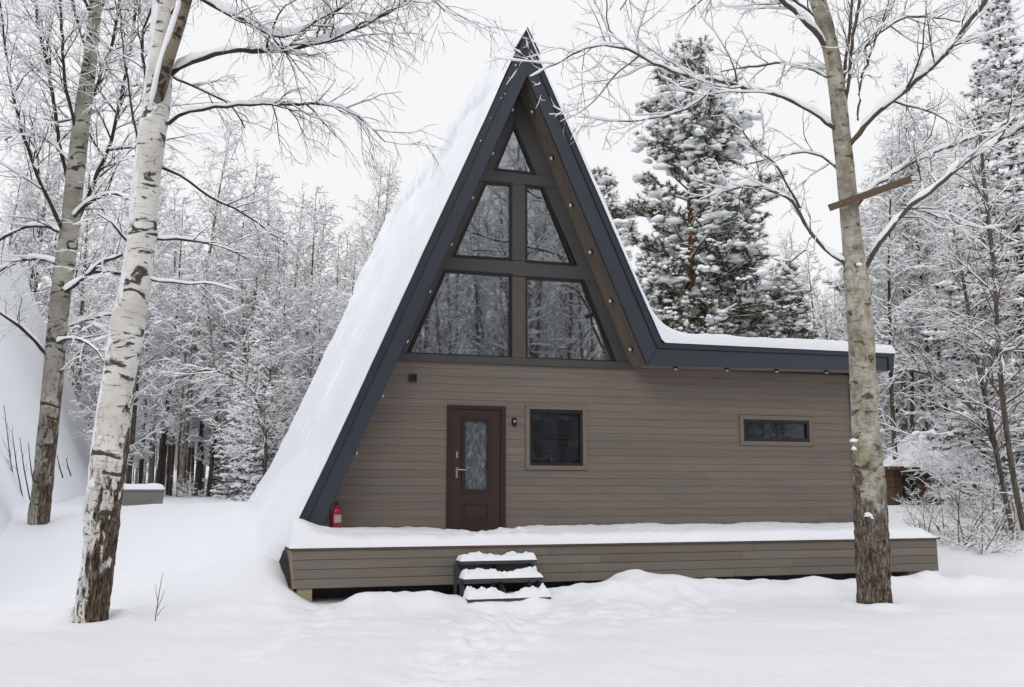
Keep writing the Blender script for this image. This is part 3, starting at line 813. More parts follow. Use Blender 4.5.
t = t + (0.085 + 0.03 * fbm(dist * 4, yl * 4, 0, 69, 2)) * sstep(edge + 0.12, edge - 0.12, dist)
t = t + 0.05 * fbm(dist * 1.3, yl * 1.3, 3.0, 73, 3) * sstep(4.5, 2.5, dist)
t = t + 0.016 * fbm(yl * 2.6, dist * 0.22, 0, 87, 3) * sstep(0.5, 2.5, dist) - 0.03 * np.exp(-((yl - 20.4 - 0.35 * fbm(dist * 0.6, 0 * yl, 0, 89, 2)) / 0.05) ** 2) * sstep(2, 3, dist) * sstep(8.5, 7.5, dist)
t = t + 0.02 * np.maximum(fbm(yl * 1.7, dist * 1.1, 4.0, 88, 3) - 0.45, 0) * 4
t = t + 0.35 * sstep(2.4, 0.9, zl) * (0.7 + 0.3 * fbm(yl * 0.7, zl * 0.7, 0, 71, 2))
f = sstep(YF - 0.01, YF + 0.22, yl) ** 0.5
t = t * f - 0.012
nx_, nz_ = -0.918, 0.397
P = np.stack([AX - 0.4324 * (9.70 - zl) + nx_ * t, yl + 0 * zl, zl + nz_ * t], -1)
P[0, :, 0] = AX; P[0, :, 2] = 9.68 + t[0] * 0.6
sheet('snow_cover', P[:, ::-1], M_ROOFSNOW, cabin, nu, nv)
# right slope runs out onto the flat roof
sp = []
for k in range(70): z = 9.66 - (9.66 - 4.75) * k / 69; sp.append((xr_o(z), z, 0.908, 0.419, 0.07))
for k in range(1, 14):
    a_ = k / 13; sp.append((xr_o(4.75) + (8.55 - xr_o(4.75)) * a_ - 0.15 * math.sin(a_ * PI) * (1), 4.75 + (4.215 - 4.75) * (1 - (1 - a_) ** 2.2), 0.908 * (1 - a_), 0.419 + 0.581 * a_, 0.07 + 0.06 * a_))
for k in range(1, 60): a_ = k / 59; sp.append((8.55 + (12.45 - 8.55) * a_, 4.195 + 0.012 * a_, 0, 1, 0.135))
sp.append((12.50, 4.18, 0.7, 0.7, 0.05)); sp.append((12.48, 4.12, 1, 0, 0.0))
sp = np.array(sp); nu = len(sp); nv = 120
yl = (YF - 0.045 + (YB - YF + 0.045) * np.linspace(0, 1, nv) ** 2.2)[None, :] + 0 * sp[:, :1]
t = sp[:, 4:5] * (1 + 0.35 * fbm(sp[:, :1] * 0.9, yl * 0.9, sp[:, 1:2] * 0.9, 81, 3))
f = sstep(YF - 0.050, YF - 0.005, yl) ** 0.5
t = t * f + (f - 1) * 0.0
tail = np.clip(sp[:, 0:1] - 12.3, 0, 1) * 0.2
P = np.stack([sp[:, 0:1] + sp[:, 2:3] * t, yl, sp[:, 1:2] + sp[:, 3:4] * t], -1)
zl0 = np.maximum(9.56 - (sp[:, 0] - AX) / 0.4585, 4.165)
low_ = P[:, 0, 2] > zl0 + 0.02
P[:, 0, 2] = np.minimum(P[:, 0, 2] - 0.02, np.where(sp[:, 0] > 7.3, zl0 - 0.004, P[:, 0, 2]))
sheet('snow_cover', P[:, ::-1][::-1], M_ROOFSNOW, cabin, nu, nv)
# bits of snow stuck to the left rake flashing
rr_ = random.Random(8)
for k in range(9):
    b = MB()
    z = 9.25 - 1.75 * rr_.random() ** 0.8; x = xl_o(z) + rr_.uniform(0.09, 0.15); s_ = rr_.uniform(0.008, 0.022)
    b.tube([(x - s_ * .43, YF - 0.03, z - s_), (x, YF - 0.045, z), (x + s_ * .43, YF - 0.03, z + s_)], [0.004, s_ * 0.6, 0.004], 6)
    b.build('snow_fleck', M_SNOWT, cabin, smooth=True)

# ------------------------------------------------------------------ deck
YD = 15.057
deck = empty('deck', (6.9, YD, 0.0), 'long low wooden deck along the cabin front under a thick layer of snow', 'deck')
b = MB()
for k in range(4):
    z1 = 0.727 - k * 0.1365; z0 = z1 - 0.131
    cuts = [1.318, 1.318 + rnd.uniform(2.5, 5), 0, 12.52]; cuts[2] = cuts[1] + rnd.uniform(2.5, 4)
    for u0, u1 in zip(cuts, cuts[1:]):
        tn = rnd.uniform(0.1, 0.95)
        xa0, xa1 = (u0 + 0.012 * k if u0 == 1.318 else u0 + 0.001), (u1 + 0.004 * k if u1 == 12.52 else u1 - 0.001)
        b.box(xa0, xa1, YD, YD + 0.03, z0, z1, tn)
b.build('skirt_board', M_SKIRT, deck, 0.003)
b = MB(); b.box(1.285, 12.60, YD - 0.03, YD + 0.12, 0.730, 0.768, 0.5); b.build('deck_edge', M_LIP, deck, 0.005)
b = MB(); b.prism([(1.262, 0.727), (1.316, 0.727), (1.362, 0.185), (1.338, 0.185)], YD + 0.001, YD + 1.2, 0.6); b.build('end_board', M_ENDWOOD, deck, 0.003)
b = MB(); b.prism([(12.522, 0.185), (12.553, 0.185), (12.545, 0.727), (12.522, 0.727)], YD + 0.001, YW + .3, 0.6); b.build('end_board', M_SKIRT, deck, 0.003)
b = MB(); b.box(1.37, 12.52, YD + 0.122, YW + 0.1, 0.69, 0.745, 0.4); b.build('deck_floor', M_LIP, deck)
b = MB(); b.box(1.40, 1.62, YD + 0.03, YD + 0.25, -0.3, 0.183, 0.6); b.build('support_block', M_BLOCK, deck, 0.006)
b = MB(); b.box(11.95, 12.35, YD + 0.05, YD + 0.20, -0.3, 0.183, 0.3); b.build('support_block', M_SKIRT, deck, 0.006)
b = MB(); b.box(1.5, 12.5, YD + 0.55, YD + 0.58, -0.4, 0.688); b.build('underdeck_shade_sheet', M_TARP_SHADE, deck)  # black sheet added behind the gap, stands in for the shade under the deck
# black sheeting poking out at the corner
b = MB()
b.poly([(1.245, YD + .10, 0.76), (1.20, YD + .22, 0.72), (1.15, YD + .20, 0.56), (1.18, YD + .16, 0.46), (1.23, YD + .1, 0.36), (1.32, YD + .06, 0.10), (1.30, YD + .04, 0.4)], [(0, 1, 2, 3, 4, 5, 6)])
b.build('sheeting', M_TARP_SHADE, deck)
# snow on the deck
nu, nv = 420, 60
u = np.linspace(1.27, 12.57, nu)[:, None]; yv = (YD - 0.045 + (YW - 0.01 - YD + 0.045) * np.linspace(0, 1, nv) ** 1.5)[None, :]
dy = yv - (YD - 0.045)
th = 0.235 * (1 - np.exp(-dy / 0.05) * 1.0) * (0.72 + 0.28 * sstep(0, 0.9, dy))
th = th * (1 + 0.10 * fbm(u * 1.1, yv * 1.6, 0, 91, 3)) + 0.012 * fbm(u * 7, yv * 7, 0, 93, 2) * sstep(0, 0.1, dy)
wk = np.exp(-((u - 4.55) / 0.95) ** 2) * sstep(0.12, 0.4, dy)
th = th + wk * (-0.035 + 0.05 * fbm(u * 5, yv * 5, 0, 95, 3))
th = th - 0.11 * np.exp(-((u - 4.42) / 0.62) ** 4) * sstep(0.75, 1.2, dy)
th = th + 0.13 * np.exp(-((u - 1.45) / 0.33) ** 2) * sstep(0.0, 0.4, dy) + 0.10 * np.exp(-((u - 1.2) / 0.3) ** 2) * sstep(0.0, 0.3, dy)
rim = sstep(12.57, 12.25, u) ** 0.5 * sstep(1.27, 1.37, u) ** 0.5
th = th * np.clip(rim, 0, 1)
P = np.stack([u + 0 * yv, yv + 0 * u, 0.762 + np.maximum(th, 0.0)], -1)
sheet('snow_cover', P[::-1], M_ROOFSNOW, deck, nu, nv)

# ------------------------------------------------------------------ steps
steps = empty('entrance_steps', (4.3, 14.75, 0.0), 'short flight of grey metal steps half buried in snow before the door', 'steps')
tr = [(14.75, 0.545, 3.76, 4.945), (14.40, 0.314, 3.72, 4.93), (14.05, 0.063, 3.69, 4.93), (13.72, -0.155, 3.66, 4.93)]
for k, (y, z, x0, x1) in enumerate(tr):
    b = MB()
    b.box(x0, x1, y, y + 0.03, z - 0.045, z); b.box(x0, x1, y + 0.26, y + 0.29, z - 0.045, z)
    b.box(x0, x0 + 0.03, y + 0.03, y + 0.26, z - 0.045, z); b.box(x1 - 0.03, x1, y + 0.03, y + 0.26, z - 0.045, z)
    for j in range(12): xx = x0 + 0.06 + j * (x1 - x0 - 0.12) / 11; b.box(xx - 0.006, xx + 0.006, y + 0.03, y + 0.26, z - 0.035, z - 0.005)
    for j in range(6): b.box(x0 + 0.03, x1 - 0.03, y + 0.05 + j * 0.036, y + 0.056 + j * 0.036, z - 0.03, z - 0.009)
    to = b.build('tread', M_STEP, steps, 0.002)
    if k < 3:
        # lumpy snow on the tread
        nu, nv = 60, 24
        u = np.linspace(0, 1, nu)[:, None]; w = np.linspace(0, 1, nv)[None, :]
        e = np.clip(np.minimum(np.minimum(u, 1 - u) / 0.03, np.minimum(w, 1 - w) / 0.16), 0, 1) ** 0.5
        dip = np.exp(-((u - 0.52) / 0.17) ** 2) * (0.3, 0.55, 0.6)[k]
        hgt = e * (0.085 + 0.02 * k) * (1 - 0.7 * dip + 0.32 * fbm(u * 7, w * 2, k * 3.0, 101 + k, 3) + 0.22 * fbm(u * 24, w * 6, k * 5.0, 131 + k, 2)) * (0.8 + 0.4 * w)
        P = np.stack([x0 - 0.006 + (x1 - x0 + 0.012) * u + 0 * w, y - 0.012 + 0.31 * w + 0 * u, z + np.maximum(hgt, 0.004)], -1)
        link('snow_cover', np_mesh('snow_cover', P[::-1].reshape(-1, 3) - np.array(wloc(to)), [(np.stack([(ii := np.arange(nu * nv).reshape(nu, nv))[:-1, :-1], ii[:-1, 1:], ii[1:, 1:], ii[1:, :-1]], -1).reshape(-1, 4), 0)], [M_ROOFSNOW]), to)
for x in (3.735, 4.33, 4.915):
    b = MB()
    for y, z in ((14.80, 0.498), (14.44, 0.268), (14.09, 0.016)):
        b.box(x - 0.02, x + 0.02, y + 0.18, y + 0.22, -0.5, z)
    b.poly([(x - .012, 14.1, -.02), (x + .012, 14.1, -.02), (x + .012, 14.98, .50), (x - .012, 14.98, .50), (x - .012, 14.1, -.1), (x + .012, 14.1, -.1), (x + .012, 14.98, .42), (x - .012, 14.98, .42)], [(0, 1, 2, 3), (7, 6, 5, 4), (0, 3, 7, 4), (1, 5, 6, 2), (0, 4, 5, 1), (3, 2, 6, 7)])
    b.build('stringer', M_STEP, steps, 0.002)
b = MB(); b.box(4.34, 4.90, 14.085, 14.10, -0.2, 0.016); b.build('riser_panel', M_GREYMETAL, steps, 0.002)

# ------------------------------------------------------------------ fire extinguisher
ex = empty('fire_extinguisher', (2.055, 15.93, 0.74), 'red fire extinguisher standing in the corner of the deck beside the slanting roof edge', 'fire extinguisher')
b = MB(); prof = [(0, 0.0), (0.078, 0.0), (0.085, 0.012), (0.085, 0.50), (0.078, 0.545), (0.05, 0.59), (0.028, 0.605), (0.028, 0.625)]
n = 20
for i, (r_, z) in enumerate(prof):
    for k in range(n): b.V.append((2.055 + max(r_, 0.001) * math.cos(2 * PI * k / n), 15.93 + max(r_, 0.001) * math.sin(2 * PI * k / n), 0.74 + z)); b.T.append(0.5)
for i in range(len(prof) - 1):
    for k in range(n): b.F.append([i * n + k, i * n + (k + 1) % n, (i + 1) * n + (k + 1) % n, (i + 1) * n + k]); b.mi.append(0)
b.build('cylinder_body', M_RED, ex, smooth=True)
b = MB(); b.tube([(2.055, 15.93, 1.362), (2.055, 15.93, 1.40)], 0.022, 10); b.box(2.035, 2.075, 15.82, 15.96, 1.402, 1.415); b.box(2.037, 2.073, 15.83, 15.95, 1.432, 1.444)
b.build('valve_handle', M_BLACK, ex)
b = MB(); b.tube([(2.03, 15.92, 1.385), (1.96, 15.90, 1.37), (1.945, 15.89, 1.25), (1.957, 15.885, 1.0)], 0.012, 8); b.build('hose', M_BLACK, ex)
b = MB()
m = 8
for k in range(m + 1):
    a_ = -PI / 2 + 0.15 + (k / m - 0.5) * 1.5
    for z in (1.10, 1.22): b.V.append((2.055 + 0.0868 * math.cos(a_), 15.93 + 0.0868 * math.sin(a_), z)); b.T.append(.5)
for k in range(m): b.F.append([2 * k, 2 * k + 2, 2 * k + 3, 2 * k + 1]); b.mi.append(0)
b.build('label_plate', M_LABEL, ex)
# offcut beside it
b = MB(); b.box(1.80, 1.93, 15.95, 16.05, 0.745, 1.06, 0.7)
tag(b.build('wood_offcut', M_ENDWOOD, None, 0.006), 'small upright wood offcut in the deck corner behind the slanted roof edge', 'offcut')

# ------------------------------------------------------------------ box bench on the left
bx = at(140, 514, depth_for_z(140, 514, 1.0))
bd = float(np.dot(bx - CAM, FW)); g0 = gz(bx[0], bx[1])
bench = empty('garden_box', (bx[0], bx[1], g0), 'low grey wooden box with a snow cap standing in the snow behind the big birch', 'box')
s_ = bd / 1000.0
b = MB(); w0, w1 = 42 * s_, 31 * s_; hh = 15 * s_; dd = 0.9
P = []
for (z, wl, wr, d0) in ((-0.15, -0.30 * w0, 0.5 * w0 - 0.05, 0.08), (hh, -0.62 * w0, 0.5 * w0, 0.0)):
    P += [(bx[0] + wl, bx[1] + d0, g0 + z), (bx[0] + wr, bx[1] + d0, g0 + z), (bx[0] + wr, bx[1] + dd - d0, g0 + z), (bx[0] + wl, bx[1] + dd - d0, g0 + z)]
b.poly(P, [(0, 3, 2, 1), (4, 5, 6, 7), (0, 1, 5, 4), (1, 2, 6, 5), (2, 3, 7, 6), (3, 0, 4, 7)])
b.build('box_body', M_BOX, bench, 0.01)
b = MB(); b.box(bx[0] - 0.64 * w0, bx[0] + 0.52 * w0, bx[1] - 0.03, bx[1] + dd + 0.03, g0 + hh, g0 + hh + 0.05); b.build('rim', M_BOX, bench, 0.01)
nu, nv = 30, 20
u = np.linspace(-1, 1, nu)[:, None]; w = np.linspace(-1, 1, nv)[None, :]
e = np.clip((1 - u ** 6) * (1 - w ** 6), 0, 1) ** 0.4
P = np.stack([bx[0] - 0.06 * w0 + 0.58 * w0 * u + 0 * w, bx[1] + dd / 2 + (dd / 2 + 0.03) * w + 0 * u, g0 + hh + 0.045 + e * (0.14 + 0.02 * fbm(u * 2, w * 2, 0, 7))], -1)
sheet('snow_cover', P[::-1], M_ROOFSNOW, bench, nu, nv)

# ------------------------------------------------------------------ tufts of needles and snow pads
def ico(sub):
    bm = bmesh.new(); bmesh.ops.create_icosphere(bm, subdivisions=sub, radius=1)
    V = np.array([v.co[:] for v in bm.verts]); Fc = np.array([[v.index for v in f.verts] for f in bm.faces]); bm.free()
    return V, Fc
ICO = ico(2); ICO1 = ico(1)
def blobs(C, r, flat, seed, base=ICO1):
    C = np.asarray(C, float); r = np.asarray(r, float)
    V0, F0 = base; n = len(C); g = np.random.default_rng(seed)
    A = g.uniform(0, 2 * PI, n); st = g.uniform(0.75, 1.5, n)
    D = V0[None] * (1 + g.normal(0, 0.16, (n, len(V0), 1)))
    D = D * np.stack([st, 1 / st, np.full(n, 1.0)], -1)[:, None, :]
    D[..., 2] *= flat
    D[..., 2] = np.where(D[..., 2] < 0, D[..., 2] * 0.5, D[..., 2])
    c, s = np.cos(A)[:, None], np.sin(A)[:, None]
    X_ = D[..., 0] * c - D[..., 1] * s; Y_ = D[..., 0] * s + D[..., 1] * c
    D = np.stack([X_, Y_, D[..., 2]], -1) * r[:, None, None] + C[:, None, :]
    Fc = (F0[None] + (np.arange(n) * len(V0))[:, None, None]).reshape(-1, 3)
    return D.reshape(-1, 3), Fc
def needles(C, Dv, L, wdt, per, seed, spread=1.0, up=0.15):
    g = np.random.default_rng(seed); C = np.asarray(C, float); Dv = np.asarray(Dv, float); n = len(C)
    d = g.normal(0, 1, (n, per, 3)); d /= np.linalg.norm(d, axis=2, keepdims=True)
    d = d * spread + Dv[:, None, :] * 0.8; d[..., 2] += up
    d /= np.linalg.norm(d, axis=2, keepdims=True)
    p = C[:, None, :] + Dv[:, None, :] * g.uniform(-0.5, 0.3, (n, per, 1)) * L
    s = np.cross(d, g.normal(0, 1, (n, per, 3))); s /= np.linalg.norm(s, axis=2, keepdims=True)
    ln = L * g.uniform(0.6, 1.2, (n, per, 1))
    V = np.stack([p - s * wdt * 0.5, p + s * wdt * 0.5, p + d * ln], 2).reshape(-1, 3)
    return V, np.arange(len(V)).reshape(-1, 3)

def conifer(seed, H, rad, base, whorl, length, kind):
    """returns trunk mesh and crown mesh of a snow laden pine or spruce"""
    rng = random.Random(seed); B = Branches(seed)
    n = 14; tp = [(0, 0, 0)]
    for i in range(1, n + 1): tp.append((tp[-1][0] + rng.gauss(0, 0.012 * H / n * 3), tp[-1][1] + rng.gauss(0, 0.012 * H / n * 3), H * i / n))
    TB = Branches(seed); TB.add(tp, [rad * (1 - i / n) ** 0.8 + 0.012 for i in range(n + 1)], 10, 0)
    trunk = TB.mesh('trunk', [M_PINETRUNK if kind == 'pine' else M_FTRUNK[2], M_SNOWT], 0.0)
    C, Dv, SB, SR = [], [], [], []
    z = base * H; az = rng.random() * 6
    while z < H * 0.985:
        t = z / H; f = t * n; i = min(int(f), n - 1); u = f - i
        p0 = tuple(tp[i][c] * (1 - u) + tp[i + 1][c] * u for c in range(3))
        for k in range(5 if kind == 'pine' else 6):
            az += 2 * PI / 5 + rng.gauss(0, 0.25)
            if kind == 'pine' and rng.random() < 0.16: continue
            L = length(t) * (rng.uniform(0.55, 1.3) if kind == 'pine' else rng.uniform(0.65, 1.2)) + 0.12
            el = (0.8 * t - 0.12 + rng.gauss(0, 0.16)) if kind == 'pine' else (-0.30 + 0.75 * t ** 2 + rng.gauss(0, 0.07))
            d = (math.cos(az) * math.cos(el), math.sin(az) * math.cos(el), math.sin(el))
            m = 6; pts = grow(rng, p0, d, L, m, 0.06, 0.05 if kind == 'pine' else 0.035)
            rr = lin(0.010 + 0.014 * L, 0.006, m)
            B.add(pts, rr, 4, 1.3)
            ns = max(2, int(L / (0.17 if kind == 'pine' else 0.15)))
            for j in range(ns + 1):
                s = 0.22 + 0.78 * (j + (rng.random() if j < ns else 0)) / (ns + (0 if j == ns else 0)) if ns else 1
                s = min(s, 0.999); ff = s * m; a = int(ff); w = ff - a
                p = tuple(pts[a][c] * (1 - w) + pts[a + 1][c] * w for c in range(3))
                tg = unit(tuple(pts[a + 1][c] - pts[a][c] for c in range(3)))
                if j == ns: dirs = [tg]
                else:
                    sd = rng.choice((-1, 1)); h = unit((-tg[1] * sd, tg[0] * sd, 0))
                    dirs = [unit((tg[0] * .7 + h[0] * .8, tg[1] * .7 + h[1] * .8, tg[2] + rng.gauss(0.1, 0.25) - (0.25 if kind != 'pine' else 0)))]
                for dd_ in dirs:
                    sl_ = ((0.22 + 0.42 * L * (1 - s)) if kind == 'pine' else (0.12 + 0.30 * L * (1 - s))) * rng.uniform(0.6, 1.3)
                    q_ = grow(rng, p, dd_, sl_, 2, 0.12, 0.05 if kind == 'pine' else -0.03)
                    B.add(q_, lin(0.008, 0.005, 2), 3, 1.2)
                    nt_ = max(1, int(sl_ / 0.16))
                    for x in range(nt_):
                        w2 = (x + 1) / nt_; pp = q_[-1] if x == nt_ - 1 else tuple(q_[0][c] * (1 - w2) + q_[-1][c] * w2 for c in range(3))
                        C.append(pp); Dv.append(unit(tuple(q_[-1][c] - q_[0][c] for c in range(3))))
                        if rng.random() < ((0.3 if s < 0.6 else 0.5) if kind == 'pine' else 0.5):
                            SB.append((pp[0] + rng.gauss(0, 0.03), pp[1] + rng.gauss(0, 0.03), pp[2] + 0.055)); SR.append(rng.uniform(0.07, 0.19) * (1.0 if kind == 'pine' else 0.95))
                # extra pad on the branch
                if rng.random() < (0.42 if s > 0.55 else 0.2): SB.append((p[0] + rng.gauss(0, .06), p[1] + rng.gauss(0, .06), p[2] + 0.09)); SR.append(rng.uniform(0.16, 0.42) if kind == 'pine' else rng.uniform(0.1, 0.22))
        z += whorl * rng.uniform(0.75, 1.25) * (1.0 - 0.35 * t)
    C = np.array(C); Dv = np.array(Dv)
    if kind == 'pine': nv_, nf_ = needles(C, Dv, 0.20, 0.020, 30, seed, 0.95, 0.05)
    else: nv_, nf_ = needles(C, Dv, 0.13, 0.022, 18, seed, 0.8, -0.25)
    S2, R2 = [], []
    for p_, r_ in zip(SB, SR):
        for k in range(3):
            S2.append((p_[0] + rng.gauss(0, r_ * 0.55), p_[1] + rng.gauss(0, r_ * 0.55), p_[2] + rng.gauss(-0.1 * r_, r_ * 0.16))); R2.append(r_ * rng.uniform(0.35, 0.8))
    bv, bf = blobs(S2, R2, 0.62, seed)
    crown = B.mesh('crown', [M_TWIGF, M_SNOWT, M_NEEDLE if kind == 'pine' else M_NEEDLE2], 0.014, 0.9, 0.3, 4, extra=[(nv_, nf_, 2), (bv, bf, 1)])
    return trunk, crown

def place(name, meshes, loc, label, cat, group, rz=0.0, sc_=1.0, tilt=(0, 0), names=('trunk', 'crown')):
    o = empty(name, loc, label, cat, group, rz)
    o.rotation_euler = (tilt[0], tilt[1], rz); o.scale = (sc_,) * 3
    for nm, me in zip(names, meshes): link(nm, me, o)
    return o
def ground_at(px, d):
    """ground point seen in the direction of column px at forward depth d"""
    p = CAM + (FW * np.array([1, 1, 0]) / math.cos(PHI) + RT * ((px - 512) / F * math.cos(PHI))) * d
    return (p[0], p[1], gz(p[0], p[1]) - 0.05)

pineA = conifer(21, 17.5, 0.19, 0.23, 0.52, lambda t: 5.3 * (1 - t) ** 0.66 * min(1, 0.55 + t), 'pine')
pineB = conifer(22, 13.0, 0.14, 0.10, 0.46, lambda t: 3.3 * (1 - t) ** 0.62, 'pine')
sprA = conifer(23, 6.5, 0.07, 0.05, 0.30, lambda t: 1.35 * (1 - t) ** 0.9, 'spruce')
sprB = conifer(24, 15.0, 0.15, 0.08, 0.48, lambda t: 3.0 * (1 - t) ** 0.85, 'spruce')
place('pine_tree', pineA, ground_at(697, 37), 'tall snow laden pine with reddish trunk rising behind the flat roof', 'pine', None, 0.4, 1.0)
place('pine_tree', pineB, ground_at(795, 41), 'shorter snowy pine well right of the red trunked pine, behind the flat roof', 'pine', None, 2.0, 0.74)
place('pine_tree', pineB, ground_at(748, 43), 'low bushy pine touching the right side of the red trunked pine', 'pine', None, 5.2, 0.86)
place('pine_tree', pineB, ground_at(612, 44), 'snowy pine half hidden behind the right slope of the cabin roof', 'pine', None, 4.1, 1.10)
place('pine_tree', pineB, ground_at(648, 52), 'small dense pine between the cabin roof and the tall red trunked pine', 'pine', None, 1.1, 0.98)
place('spruce_tree', sprB, ground_at(1042, 27), 'big dark spruce heavy with snow at the far right of the view', 'spruce', None, 0.6, 0.98)
place('pine_tree', pineA, ground_at(965, 46), 'tall dark pine behind the snowy shrubs on the right, above the small shed', 'pine', None, 2.6, 0.85)
place('pine_tree', pineA, ground_at(880, 50), 'tall pine deep in the wood just past the end of the flat roof', 'pine', None, 5.0, 0.8)
place('spruce_tree', sprB, ground_at(925, 42), 'dark spruce rising behind the low brown shed', 'spruce', None, 2.2, 0.8)
place('spruce_tree', sprB, ground_at(992, 38), 'dark snowy spruce between the low shed and the biggest spruce at far right', 'spruce', None, 3.9, 0.75)
for i, (px, d, s, lb) in enumerate([(262, 31, 0.55, 'small snow covered spruce just left of the cabin roof foot'), (240, 34, 0.62, 'young snowy spruce at the wood edge, second from the cabin roof'),
                                    (222, 38, 0.50, 'smallest snowy spruce at the foot of the wood, farthest from the cabin roof'), (994, 30, 0.5, 'snowy young spruce beside the right end of the low brown shed'),
                                    (1000, 26, 0.42, 'little snowy spruce at the base of the big dark spruce')]):
    place('spruce_tree', sprA, ground_at(px, d), lb, 'spruce', None, i * 1.3, s)

# ------------------------------------------------------------------ bare trees of the wood
def bare_tree(seed, H, r, mat, start=0.14, per_m=4.6, Lf=0.17, elev=(0.55, 1.1), droop=0.0, snow=1.0, fine=1.0):
    rng = random.Random(seed); B = Branches(seed); n = 12; SB, SR = [], []
    tp = [(0, 0, -0.2)]; dx = rng.gauss(0, 0.02); dyy = rng.gauss(0, 0.02)
    for i in range(1, n + 1):
        dx += rng.gauss(0, 0.012); dyy += rng.gauss(0, 0.012)
        tp.append((tp[-1][0] + dx * H / n, tp[-1][1] + dyy * H / n, H * i / n))
    tr_ = [r * (1 - i / n) ** 0.85 + 0.008 for i in range(n + 1)]
    TB = Branches(seed); TB.add(tp, tr_, 8, 0)
    trunk = TB.mesh('trunk', [mat, M_SNOWT], 0.0)
    cnt = int(H * (1 - start) * per_m); az = rng.random() * 6
    for k in range(cnt):
        t = start + (0.99 - start) * (k + rng.random()) / cnt
        f = t * n; i = min(int(f), n - 1); u = f - i
        p = tuple(tp[i][c] * (1 - u) + tp[i + 1][c] * u for c in range(3))
        az += 2.4 + rng.gauss(0, 0.3); el = rng.uniform(*elev) * (0.75 + 0.35 * t)
        L = H * Lf * (1 - t) ** 0.55 * rng.uniform(0.5, 1.25) + 0.25
        d = (math.cos(az) * math.cos(el), math.sin(az) * math.cos(el), math.sin(el))
        q_ = grow(rng, p, d, L, 5, 0.09, -0.03 - droop)
        r0 = min(tr_[i] * 0.5, 0.008 + 0.008 * L); rr = lin(r0, 0.005, 5)
        B.add(q_, rr, 4, snow * 1.1)
        twigs(B, q_, rr, [dict(per_m=6.4 * fine, L=(0.28, 0.26), ang=0.85, wander=0.12, trop=-0.02 - droop * 1.5, n=3, rmin=0.006, snow=snow),
                          dict(per_m=6.5 * fine, L=(0.28, 0.16), ang=0.85, wander=0.15, trop=-0.03 - droop * 2, n=2, rmin=0.005, snow=snow)], 0.15)
        for j in (2, 3, 4, 5):
            if rng.random() < 0.5 * snow: SB.append((q_[j][0], q_[j][1], q_[j][2] + 0.02)); SR.append(rng.uniform(0.03, 0.085))
    bv, bf = blobs(SB, SR, 0.7, seed)
    crown = B.mesh('crown', [M_TWIGF, M_SNOWT], 0.029, 1.0, 0.15, 3, extra=[(bv, bf, 1)])
    return trunk, crown
T_A = bare_tree(31, 13.5, 0.095, M_FTRUNK[0], 0.26)
T_B = bare_tree(32, 12.0, 0.075, M_FTRUNK[2], 0.30, 4.8, 0.17)
T_C = bare_tree(33, 15.5, 0.115, M_FTRUNK[1], 0.28, 4.2, 0.17, (0.7, 1.2), 0.02)
T_D = bare_tree(34, 9.0, 0.055, M_FTRUNK[2], 0.10, 5.5, 0.20, (0.4, 1.0))
T_E = bare_tree(35, 16.5, 0.12, M_FTRUNK[1], 0.30, 3.8, 0.19, (0.75, 1.25), 0.05, 0.7)
def shrub(seed, H, stems, spread, mat=M_TWIGF, snow=1.25, arch=0.0, r=0.018):
    rng = random.Random(seed); B = Branches(seed)
    for k in range(stems):
        az = rng.random() * 2 * PI; el = rng.uniform(1.05 - spread, 1.5)
        L = H * rng.uniform(0.55, 1.1)
        d = (math.cos(az) * math.cos(el), math.sin(az) * math.cos(el), math.sin(el))
        q_ = grow(rng, (rng.gauss(0, 0.12 * H / 3), rng.gauss(0, 0.12 * H / 3), -0.1), d, L, 8, 0.07, -0.03 - arch)
        rr = lin(r * L / H, 0.006, 8); B.add(q_, rr, 5, snow * 1.3)
        twigs(B, q_, rr, [dict(per_m=4.2, L=(0.30, 0.2), ang=0.8, wander=0.12, trop=-0.03 - arch, n=4, rmin=0.0055, snow=snow),
                          dict(per_m=5.5, L=(0.28, 0.12), ang=0.85, wander=0.15, trop=-0.05, n=2, rmin=0.0045, snow=snow)], 0.18)
    return (B.mesh('branches', [mat, M_SNOWT], 0.017, 0.9, 0.2, 4),)
S_A = shrub(41, 4.2, 7, 0.45, snow=1.0); S_B = shrub(42, 3.0, 9, 0.6, M_REED, snow=0.75); S_C = shrub(43, 5.5, 5, 0.35, arch=0.05, snow=1.0); S_D = shrub(44, 1.5, 12, 0.7, M_REED, 0.6)

wr = random.Random(77)
kinds = {'a': ('wood_tree', T_A), 'b': ('wood_tree', T_B), 'c': ('birch_tree', T_C), 'd': ('sapling', T_D), 'e': ('birch_tree', T_E)}
LBL = {('a', 'L'): 'slender grey trunked bare tree frosted with snow in the wood left of the cabin',
       ('b', 'L'): 'thin dark trunked bare tree with snowy twigs in the wood left of the cabin',
       ('c', 'L'): 'pale trunked tall birch among darker trees in the wood left of the cabin',
       ('d', 'L'): 'short snowy sapling under the taller trees of the wood left of the cabin',
       ('e', 'L'): 'tall birch with fine drooping twigs above the wood left of the cabin',
       ('a', 'R'): 'slender grey trunked bare tree frosted with snow in the wood right of the cabin',
       ('b', 'R'): 'thin dark trunked bare tree with snowy twigs in the wood right of the cabin',
       ('c', 'R'): 'pale trunked tall birch among darker trees in the wood right of the cabin',
       ('d', 'R'): 'short snowy sapling under the taller trees of the wood right of the cabin',
       ('e', 'R'): 'tall birch with fine drooping twigs above the wood right of the cabin'}
CAT = {'a': 'tree', 'b': 'tree', 'c': 'birch', 'd': 'sapling', 'e': 'birch'}
